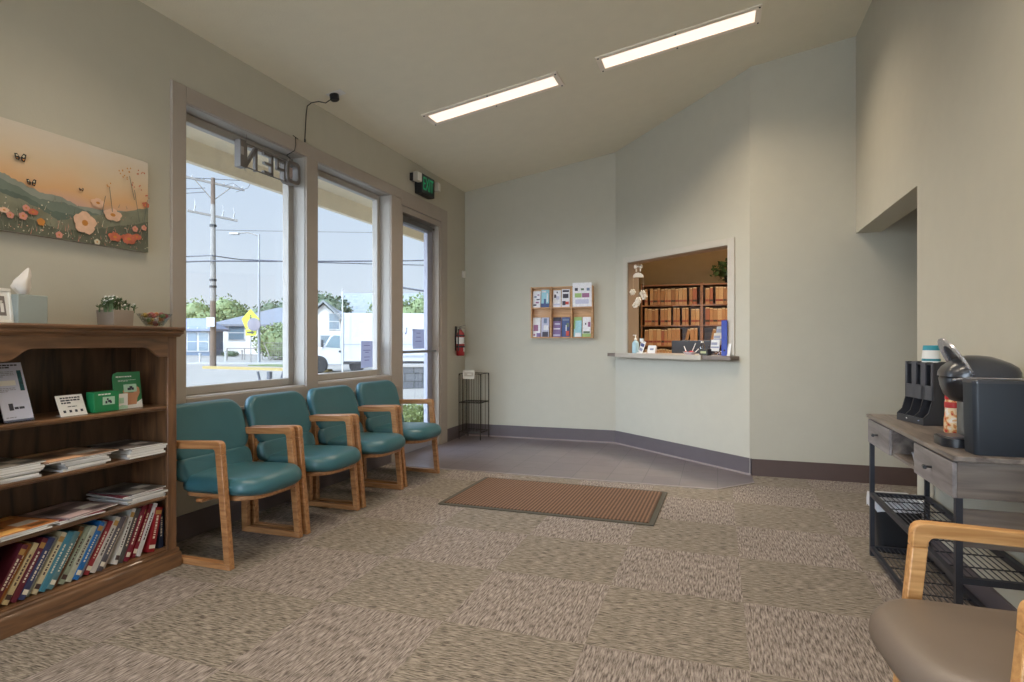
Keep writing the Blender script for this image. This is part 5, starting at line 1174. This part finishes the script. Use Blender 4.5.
for s in (-1.6, -1.1, -.5, .6, 1.15, 1.6):
    mb = MB(); p = AR*s + Vector((0, 0, hz_-.24-s*.12)); mb.lathe([(.001, 0), (.04, .0), (.055, .04), (.03, .08), (.045, .1), (.001, .14)], tuple(p), 8); mb.build('insulator', M_owht, o)
for s in (-1.0, .5, 1.1):
    mb = MB(); p = AR*s + Vector((0, 0, hz_-2.2-s*.12)); mb.tube([tuple(p), tuple(p+Vector((.1, 0, .35)))], [.045, .035], 8); mb.tube([tuple(p+Vector((.1, 0, .35))), tuple(p+Vector((.0, 0, .7)))], .015, 5); mb.build('fuse_cutout', M_owht, o)
mb = MB()
for z in (hz_-2.9, hz_*.455, hz_*.42): mb.lathe([(.17, z), (.2, z), (.2, z+.12), (.17, z+.12)], (0, 0, 0), 10)
mb.build('metal_band', M_dark, o)
# street light
lb, dl = on_ground(259, 363); kl = dl/FPX; hl_ = EYE + (341-234)*kl - lb.z
o = empty('street_light', tuple(lb), 0, 'thin pale street light pole with side arm across the street', 'street light')
mb = MB(); mb.tube([(0, 0, 0), (0, 0, hl_)], [.10, .06], 10); mb.build('pole', mat('light_pole_paint', (120, 122, 124), .5), o, smooth=True)
mb = MB(); e = -RT*(22*kl); mb.tube([(0, 0, hl_-.15), tuple(e*.5+Vector((0, 0, hl_+.1))), tuple(e+Vector((0, 0, hl_+.05)))], .04, 6); mb.build('arm', M_polel, o, smooth=True)
mb = MB(); mb.obox(tuple(e*1.12+Vector((0, 0, hl_+.02))), (.65, .26, .14), (0, 0, YAW)); mb.build('lamp_head', M_owht, o, bevel=.03)
# crossing sign with round mirror in front
sb, ds = on_ground(257, 363); ks = (ds-1.0)/FPX; p0 = sb - FW*1.0; p0.z = gnd(p0)
o = empty('crossing_sign', tuple(p0), 0, 'yellow pedestrian crossing sign on a post beside the street light', 'road sign')
zt_ = EYE + (341-309)*ks - p0.z
M_yel = mat('sign_yellow', (170, 172, 30), .5); th_ = math.atan2(RT.y, RT.x)
mb = MB(); mb.tube([(0, 0, 0), (0, 0, zt_-.1)], .035, 8); mb.build('post', M_polel, o)
s = 10*ks
mb = MB(); mb.xf = Matrix.Translation((0, 0, zt_-s)) @ Matrix.Rotation(th_, 4, 'Z'); mb.prism([(-s*.9, 0), (-s*.5, -s*.95), (s*.5, -s*.95), (s*.9, 0), (0, s)], 'y', -.05, -.045); mb.m(1)
mb.lathe([(.001, -.05), (.07, -.05), (.07, -.045)], (0, 0, 0), 8) if False else None
mb.prism([(-.04, .18), (.06, .18), (.06, .28), (-.04, .28)], 'y', -.056, -.05); mb.prism([(-.06, .16), (.08, .14), (.05, -.08), (.16, -.3), (.08, -.3), (0, -.14), (-.1, -.3), (-.18, -.28), (-.05, -.05)], 'y', -.056, -.05); mb.build('warning_panel', [M_yel, M_black], o)
mb = MB(); mb.xf = Matrix.Translation((0, 0, zt_-2.35*s)) @ Matrix.Rotation(th_, 4, 'Z'); mb.box(-s*.5, s*.55, -.05, -.045, -s*.32, s*.32); mb.m(1); mb.prism([(-s*.35, -s*.1), (s*.1, -s*.1), (s*.1, -s*.2), (s*.4, 0), (s*.1, s*.2), (s*.1, s*.1), (-s*.35, s*.1)], 'y', -.056, -.05); mb.build('arrow_panel', [M_yel, M_black], o)
rp = RT*(5*ks) + Vector((0, 0, zt_-1.55*s)) - FW*.3
mb = MB(); mb.xf = Matrix.Translation(rp) @ Matrix.Rotation(th_, 4, 'Z') @ Matrix.Rotation(R(90), 4, 'X'); rd = 6.5*ks; mb.lathe([(.001, 0), (rd, 0), (rd, .05), (.001, .07)], (0, 0, 0), 22); mb.build('round_panel', mat('round_panel_grey', (104, 98, 104), .4), o, smooth=True)
# sign plate on the utility pole
mb = MB(); c = pt(211, 322, dp-.3); mb.xf = Matrix.Translation(c) @ Matrix.Rotation(th_, 4, 'Z'); mb.box(-.26, .22, -.02, 0, -.28, .28); mb.m(1); mb.box(-.18, -.02, -.022, -.02, -.1, .12); mb.box(.02, .16, -.022, -.02, -.1, .12)
b = mb.build('pole_sign', [M_owht, M_inkl], None); tag(b, 'small white square sign fixed on the utility pole', 'sign')
# overhead wires
def wire(pts, label, r=.025):
    P = []
    for (a, b) in zip(pts, pts[1:]):
        for k in range(12):
            t = k/12; p = a.lerp(b, t); p = p.copy(); p.z -= .25*4*t*(1-t)*(b-a).length/60; P.append(p)
    P.append(pts[-1]); mb = MB(); mb.tube(P, r, 5); b = mb.build('overhead_wire', mat('wire_grey', (60, 62, 70), .7), None); tag(b, label, 'power line', 'overhead wires')
wire([pt(-60, 266, dp-1), pt(212, 261, dp-.3), pt(500, 259, dp+4)], 'overhead cable passing behind the utility pole, lower of two', .045)
wire([pt(-60, 262, dp), pt(212, 255.5, dp-.3), pt(240, 259.5, dp+1), pt(500, 266, dp+14)], 'overhead cable just above the lowest one at the pole', .035)
wire([pt(-60, 196, dp), pt(205, 188, dp-.3)], 'thin overhead wire running left from the lower crossarm')
wire([pt(-60, 205, dp), pt(206, 192, dp-.3)], 'thin overhead wire running left below the other thin wire')
wire([pt(-60, 182, dp), pt(196, 178, dp-.5), pt(520, 192, dp+10)], 'thin overhead wire along the top crossarm')
wire([pt(214, 230, dp+1), pt(600, 232, dp+20)], 'very thin overhead wire right of the utility pole', .015)
wire([pt(236, 192, dp), pt(248, 188, dp), pt(256, 173, dp)], 'short jumper wire curling right of the lower crossarm', .015)
wire([pt(222, 186, dp), pt(233, 183, dp), pt(243, 190, dp)], 'short jumper wire under the top crossarm', .015)
wire([pt(386, 285, 42), pt(432, 292, 42), pt(475, 300, 42)], 'dark cable crossing in front of tree seen through the door', .07)

# far side: kerb, lawn strip, posts
M_kerb = mat('kerb_yellow', (130, 112, 64), .8, var=.08); M_grass = mat('grass', (78, 88, 48), .9, var=.25, scale=2)
def strip(p, q, w_, h_, m_, name, label, cat):
    d_ = (q-p); mb = MB(); n = Vector((-d_.y, d_.x, 0)).normalized()*w_/2
    for t0 in range(6):
        a = p.lerp(q, t0/6); b = p.lerp(q, (t0+1)/6)
        za_, zb2 = gnd(a), gnd(b)
        vs = [a-n, a+n, b+n, b-n]; zz = [za_, za_, zb2, zb2]
        lo = [(v.x, v.y, z-.1) for v, z in zip(vs, zz)]; hi = [(v.x, v.y, z+h_) for v, z in zip(vs, zz)]; mb.rings([lo, hi])
    b = mb.build(name, m_, None)
    if cat: tag(b, label, cat)
    else: struct(b)
P1, _ = on_ground(205, 368.5); P2, _ = on_ground(255, 369.5); P3, _ = on_ground(330, 372); P4, _ = on_ground(186, 366)
strip(P1, P3, .35, .14, M_kerb, 'kerb', 'yellow painted kerb along the far pavement', 'kerb')
G1, _ = on_ground(258, 365.5); G2, _ = on_ground(305, 366.5); strip(G1, G2, 1.6, .06, M_grass, 'trim_5', None, None)
S1, _ = on_ground(186, 363.5); S2, _ = on_ground(300, 363.8); strip(S1, S2, 2.2, .05, mat('pavement_white', (134, 130, 124), .9), 'trim_6', None, None)
for k, (x, y) in enumerate(((200, 363), (225.5, 361.5), (242, 360))):
    p, dd = on_ground(x, y); hh = 9.5*dd/FPX; o = empty('bollard', tuple(p), 0, ('white bollard left of the utility pole', 'white bollard just right of the utility pole', 'grey rail post between bollard and street light')[k], 'bollard', 'bollards across the street')
    mb = MB(); mb.tube([(0, 0, 0), (0, 0, hh)], .07 if k < 2 else .05, 8); mb.lathe([(.1, hh-.06), (.11, hh), (.001, hh+.05)], (0, 0, 0), 10); mb.build('post', M_owht if k < 2 else M_polel, o)
def rail(a, b, h, label):
    p, dd = on_ground(*a); q, dq = on_ground(*b); o = empty('guard_rail', tuple(p), 0, label, 'rail'); r = q-p
    mb = MB(); mb.tube([(0, 0, h), tuple(r+Vector((0, 0, h)))], .05, 6); mb.build('top_rail', M_polel, o)
    for t in (0, .5, 1):
        mb = MB(); mb.tube([tuple(r*t), tuple(r*t+Vector((0, 0, h)))], .045, 6); mb.build('post', M_polel, o)
rail((227, 360), (262, 360), .95, 'low pale metal rail behind the bollards')
# mesh shelter right of the street light
p, dd = on_ground(270, 361); q, _ = on_ground(300, 361)
o = empty('wire_fence', tuple(p), 0, 'pale mesh fence panel in front of bush across the street', 'fence'); r = q-p; hh = 18*dd/FPX
mb = MB(); mb.tube([(0, 0, 0), (-.2, 0, hh*.5), (-.6, 0, hh), tuple(r+Vector((0, 0, hh))), tuple(r)], .05, 6); mb.build('fence_frame', M_polel, o)
mb = MB()
for k in range(1, 14): v = r*(k/14); mb.tube([tuple(v+Vector((0, 0, .1))), tuple(v+Vector((0, 0, hh)))], .012, 4)
for k in range(1, 8): mb.tube([(0, 0, hh*k/8), tuple(r+Vector((0, 0, hh*k/8)))], .012, 4)
mb.build('fence_mesh', M_polel, o)
# bike rack near the window
for k, x in enumerate((263, 269.5, 278)):
    p = pt(x, 385, 11.5); p.z = gnd(p); hh = 12.5*11.5/FPX + (EYE - p.z) - 44*11.5/FPX
    zt2 = EYE - 30.5*11.5/FPX - p.z
    o = empty('bike_rack_post', tuple(p), 0, ('curved dark metal rack post in the parking area, leftmost', 'straight dark metal rack post between the two curved ones', 'curved dark metal rack post in the parking area, rightmost')[k], 'post', 'rack posts in the parking area')
    s_ = (-1, 0, 1)[k]; mb = MB(); mb.tube([(0, 0, 0)] + [tuple(RT*(s_*.10*(t/5)**2) + Vector((0, 0, zt2*t/5))) for t in range(1, 6)], .022 if s_ else .05, 8); mb.build('post', mat('rack_post_grey', (58, 60, 66), .6), o, smooth=True)

# white house with grey gable roof
def quad_house(c0, wdt, dep, wall_h, roof_h, rz, mw, mr, label, wins, ov=.5, ridge='x', hip=False, group='houses across the street'):
    """c0 = front left corner on the ground; x runs along the front"""
    o = empty('house', tuple(c0), rz, label, 'house', group)
    mb = MB()
    if hip: mb.box(0, wdt, 0, dep, -1, wall_h)
    elif ridge == 'x':
        mb.prism([(0, -1), (dep, -1), (dep, wall_h), (dep/2, wall_h+roof_h-.15), (0, wall_h)], 'x', 0, wdt)
    else: mb.prism([(0, -1), (wdt, -1), (wdt, wall_h), (wdt/2, wall_h+roof_h-.15), (0, wall_h)], 'y', 0, dep)
    mb.build('wall', mw, o)
    t = .22
    if hip:
        mb = MB(); e = -ov; W, D, hh = wdt+ov, dep+ov, wall_h+roof_h
        A_ = [(e, e, wall_h), (W, e, wall_h), (W, D, wall_h), (e, D, wall_h)]; B_ = [(x, y, z+t) for x, y, z in A_]
        r0, r1 = (dep*.36, dep/2, hh), (wdt-dep*.36, dep/2, hh)
        mb.rings([A_, B_], True, False); mb.face([B_[0], B_[1], r1, r0]); mb.face([B_[2], B_[3], r0, r1]); mb.face([B_[1], B_[2], r1]); mb.face([B_[3], B_[0], r0])
        bmesh.ops.remove_doubles(mb.bm, verts=mb.bm.verts[:], dist=.001); mb.build('roof', mr, o)
    elif ridge == 'x':
        sl = roof_h/(dep/2)
        for s in (0, 1):
            f = (lambda y: dep-y) if s else (lambda y: y); mb = MB()
            mb.prism([(f(-ov), wall_h-ov*sl), (f(dep/2), wall_h+roof_h), (f(dep/2), wall_h+roof_h+t), (f(-ov), wall_h-ov*sl+t)], 'x', -ov, wdt+ov); mb.build('roof', mr, o)
    else:
        sl = roof_h/(wdt/2)
        for s in (0, 1):
            f = (lambda x: wdt-x) if s else (lambda x: x); mb = MB()
            mb.prism([(f(-ov), wall_h-ov*sl), (f(wdt/2), wall_h+roof_h), (f(wdt/2), wall_h+roof_h+t), (f(-ov), wall_h-ov*sl+t)], 'y', -ov, dep+ov); mb.build('roof', mr, o)
    for (x, z, w_, h_) in wins:
        mb = MB(); mb.box(x-.1, x+w_+.1, -.08, 0, z-.1, z+h_+.1); f = mb.build('window', M_owht, o); mb = MB(); mb.box(x, x+w_, -.1, -.08, z, z+h_); mb.m(1); mb.box(x, x+w_, -.12, -.1, z+h_/2-.04, z+h_/2+.04); mb.build('pane', [mat('house_glass', (84, 98, 106), .15), M_owht], f)
    return o
M_hw = mat('house_white', (182, 179, 174), .85, var=.03); M_roof = mat('roof_grey', (92, 94, 98), .85, var=.08, scale=3); M_roof2 = mat('roof_weathered', (108, 112, 112), .85, var=.12, scale=2)
D1 = 66
c0 = pt(214, 350, D1); c0.z = gnd(c0); kk = D1/FPX
quad_house(c0, 16, 13, (350-323)*kk, (322-300)*kk, YAW+R(4), M_hw, M_roof, 'white house with grey gable roof behind the street light', [(1.6, 1.5, 1.6, 1.5), (6.8, .9, 2.2, 2.2), (11, 1.2, 1.4, 1.4)], hip=True)
# low building with standing seam roof, left
c0 = pt(150, 350.5, D1-6); c0.z = gnd(c0)
o = quad_house(c0, 6.0, 2.6, (350-329)*kk, (329-317)*kk, YAW+R(2), mat('storefront_slate', (78, 90, 104), .7), mat('roof_bluegrey', (96, 102, 116), .5, var=.05), 'low slate blue shopfront with metal roof left of the utility pole', [(3.7, .35, .9, 1.8), (4.8, .35, .9, 1.8)], hip=True)
for k in range(7):
    mb = MB(); x = .3+k*.9; mb.tube([(x, -.45, (350-329)*kk+.25), (x, .9, (350-325)*kk+.25)], .06, 5); mb.build('roof_seam', M_hw, o)
# weathered roof house behind the truck
D2 = 52; k2 = D2/FPX
c0 = pt(292, 349, D2); c0.z = gnd(c0)
quad_house(c0, 5.2, 12, (349-322)*k2, (322-292)*k2*1.0, YAW+R(12), M_hw, M_roof2, 'white gabled house partly hidden by the box truck', [(3.1, 2.6, .8, 1.3), (2.4, .6, 1.4, 1.4)], ridge='y')
k3 = 98/FPX; c0 = pt(338, 349, 98); c0.z = gnd(c0)
quad_house(c0, 16, 9, (349-316)*k3, (316-293)*k3, YAW+R(2), M_hw, M_roof2, 'house with long grey roof rising above the box truck', [(1.5, 3.0, 2.6, .8)], ridge='x')
# trees
for (x, y, dd, hpx, sp, m_, lab) in ((198, 345, 95, 43, 6.5, M_leaf, 'green tree behind low shopfront, leftmost across the street'), (230, 345, 112, 45, 7, M_leaf, 'green tree behind the white house left slope'), (256, 345, 130, 40, 6, M_leafd, 'dark tree above the roof of the white house'),
        (322, 345, 90, 62, 6, M_leafd, 'tall dark tree behind gabled house in second window'), (413, 345, 45, 66, 3.6, M_leaf, 'green tree seen through the glass door above the truck'), (446, 345, 52, 74, 3.6, M_leaf, 'green tree right of its neighbour behind the truck')):
    p = pt(x, y, dd); p.z = gnd(p); tree(tuple(p), hpx*dd/FPX/.95, sp, 2600, .55 if dd > 60 else .3, m_, lab)
p = pt(281, 351, 50); p.z = gnd(p); shrub('bush', tuple(p), (2.6, 1.5, 1.6), 1800, .28, M_leaf, 'big rounded bush at right corner of the white house', 'bush')
p = pt(230, 350, 60); p.z = gnd(p); shrub('bush', tuple(p), (.95, .6, .26), 600, .16, M_leafd, 'low dark bush below the white house window', 'bush')
p = pt(411.5, 398, 8.7); p.z = gnd(p); shrub('shrub', tuple(p), (.36, .3, .17), 2600, .045, M_leafy, 'bright yellow green shrub outside the glass door', 'shrub')
# low dark wall and steps through the door
p = pt(398, 372, 15.5); q = pt(432, 377, 15.5); p.z = gnd(p)
# ---------------- box truck
tb_, dt = on_ground(346, 373, 28); kt = dt/FPX
o = empty('box_truck', tuple(tb_), YAW+R(5), 'white box truck parked outside behind the second window and door', 'truck')
M_tw = mat('truck_white', (146, 146, 147), .4); M_tg = mat('truck_glass', (62, 84, 92), .12); M_tire = mat('tyre', (16, 16, 18), .9)
def X(px): return (px-346)*kt
HT = (373-313)*kt
# local x: to the right (rear of the truck), front at left
mb = MB(); mb.prism([(X(342), .55), (X(441), .55), (X(441), HT), (X(342), HT)], 'y', 0, 2.3); mb.build('cargo_box', M_tw, o, bevel=.03)
mb = MB(); mb.box(X(343), X(440), -.02, 0, HT*.47, HT*.485); mb.box(X(342), X(344), -.03, 0, .6, HT); mb.m(1); mb.box(X(343), X(440), .0, 2.3, .42, .55); mb.build('trim_strip', [mat('truck_trim', (118, 121, 126), .5), M_dark], o)
mb = MB(); x0 = X(305)
prof = [(X(341.5), .38), (X(341.5), 1.98), (X(335), 2.0), (X(331.5), 1.93), (X(324), 1.32), (X(319), 1.22), (X(308), 1.12), (x0, .95), (x0-.05, .42), (X(309), .38)]
mb.prism(prof, 'y', .12, 2.18); mb.build('cab', M_tw, o, bevel=.05, seg=3)
mb = MB(); mb.prism([(X(339.5), 1.22), (X(339.5), 1.8), (X(334), 1.82), (X(331), 1.72), (X(325.5), 1.25)], 'y', .10, .13); mb.build('side_window', M_tg, o)
mb = MB(); mb.prism([(X(325)-.02, 1.32), (X(332)-.03, 1.88), (X(331)-.05, 1.88), (X(323.5)-.02, 1.30)], 'y', .25, 2.05); mb.build('windscreen', M_tg, o)
mb = MB(); mb.box(X(338.5), X(340.5), .085, .13, 1.0, 1.09); mb.build('door_handle', M_dark, o)
mb = MB(); mb.box(X(322), X(323.5), -.08, .1, 1.25, 1.6); mb.build('mirror', M_dark, o)
for x, r_ in ((X(319), .42), (X(356), .36), (X(414), .42)):
    mb = MB(); mb.xf = Matrix.Translation((x, .06, r_)) @ Matrix.Rotation(R(90), 4, 'X'); mb.lathe([(r_*.6, -.26), (r_*.95, -.26), (r_, -.2), (r_, -.05), (r_*.95, 0), (r_*.6, 0)], (0, 0, 0), 28); mb.m(1); mb.lathe([(.001, -.05), (r_*.3, -.03), (r_*.6, -.02), (r_*.6, -.24), (.001, -.24)], (0, 0, 0), 20); mb.build('wheel', [M_tire, mat('hub_grey', (120, 122, 124), .6, 0)], o, smooth=True, angle=40)
mb = MB(); mb.box(X(400), X(441), -.02, .3, .75, .85); mb.build('side_rail', mat('truck_trim', (186, 190, 196), .5), o)
# antenna-like slim pole in front of the truck
p = pt(342.5, 372, dt-1.2); p.z = gnd(p)
o = empty('flag_pole', tuple(p), 0, 'slim white pole standing in front of the box truck cab', 'pole')
mb = MB(); mb.tube([(0, 0, 0), (0, 0, 3.9)], [.04, .03], 8); mb.lathe([(.001, 3.9), (.05, 3.93), (.001, 3.98)], (0, 0, 0), 8); mb.build('pole', M_owht, o)
# dark low stone wall seen through the door
p = pt(396, 374, 17); p.z = gnd(p)
o = empty('stone_wall', tuple(p), YAW, 'low dark grey stone retaining wall seen through the glass door', 'wall')
mb = MB(); mb.box(0, 1.6, 0, .4, -.2, .62); mb.build('wall_body', brick_mat('stone', (62, 63, 66), (80, 80, 80), (48, 48, 48), .5, .22, rough=.9, msize=.02, offset=.5, rot=(R(90), 0, 0)), o)
mb = MB(); mb.box(-.03, 1.63, -.04, .44, .62, .70); mb.build('capstone', M_conc, o)
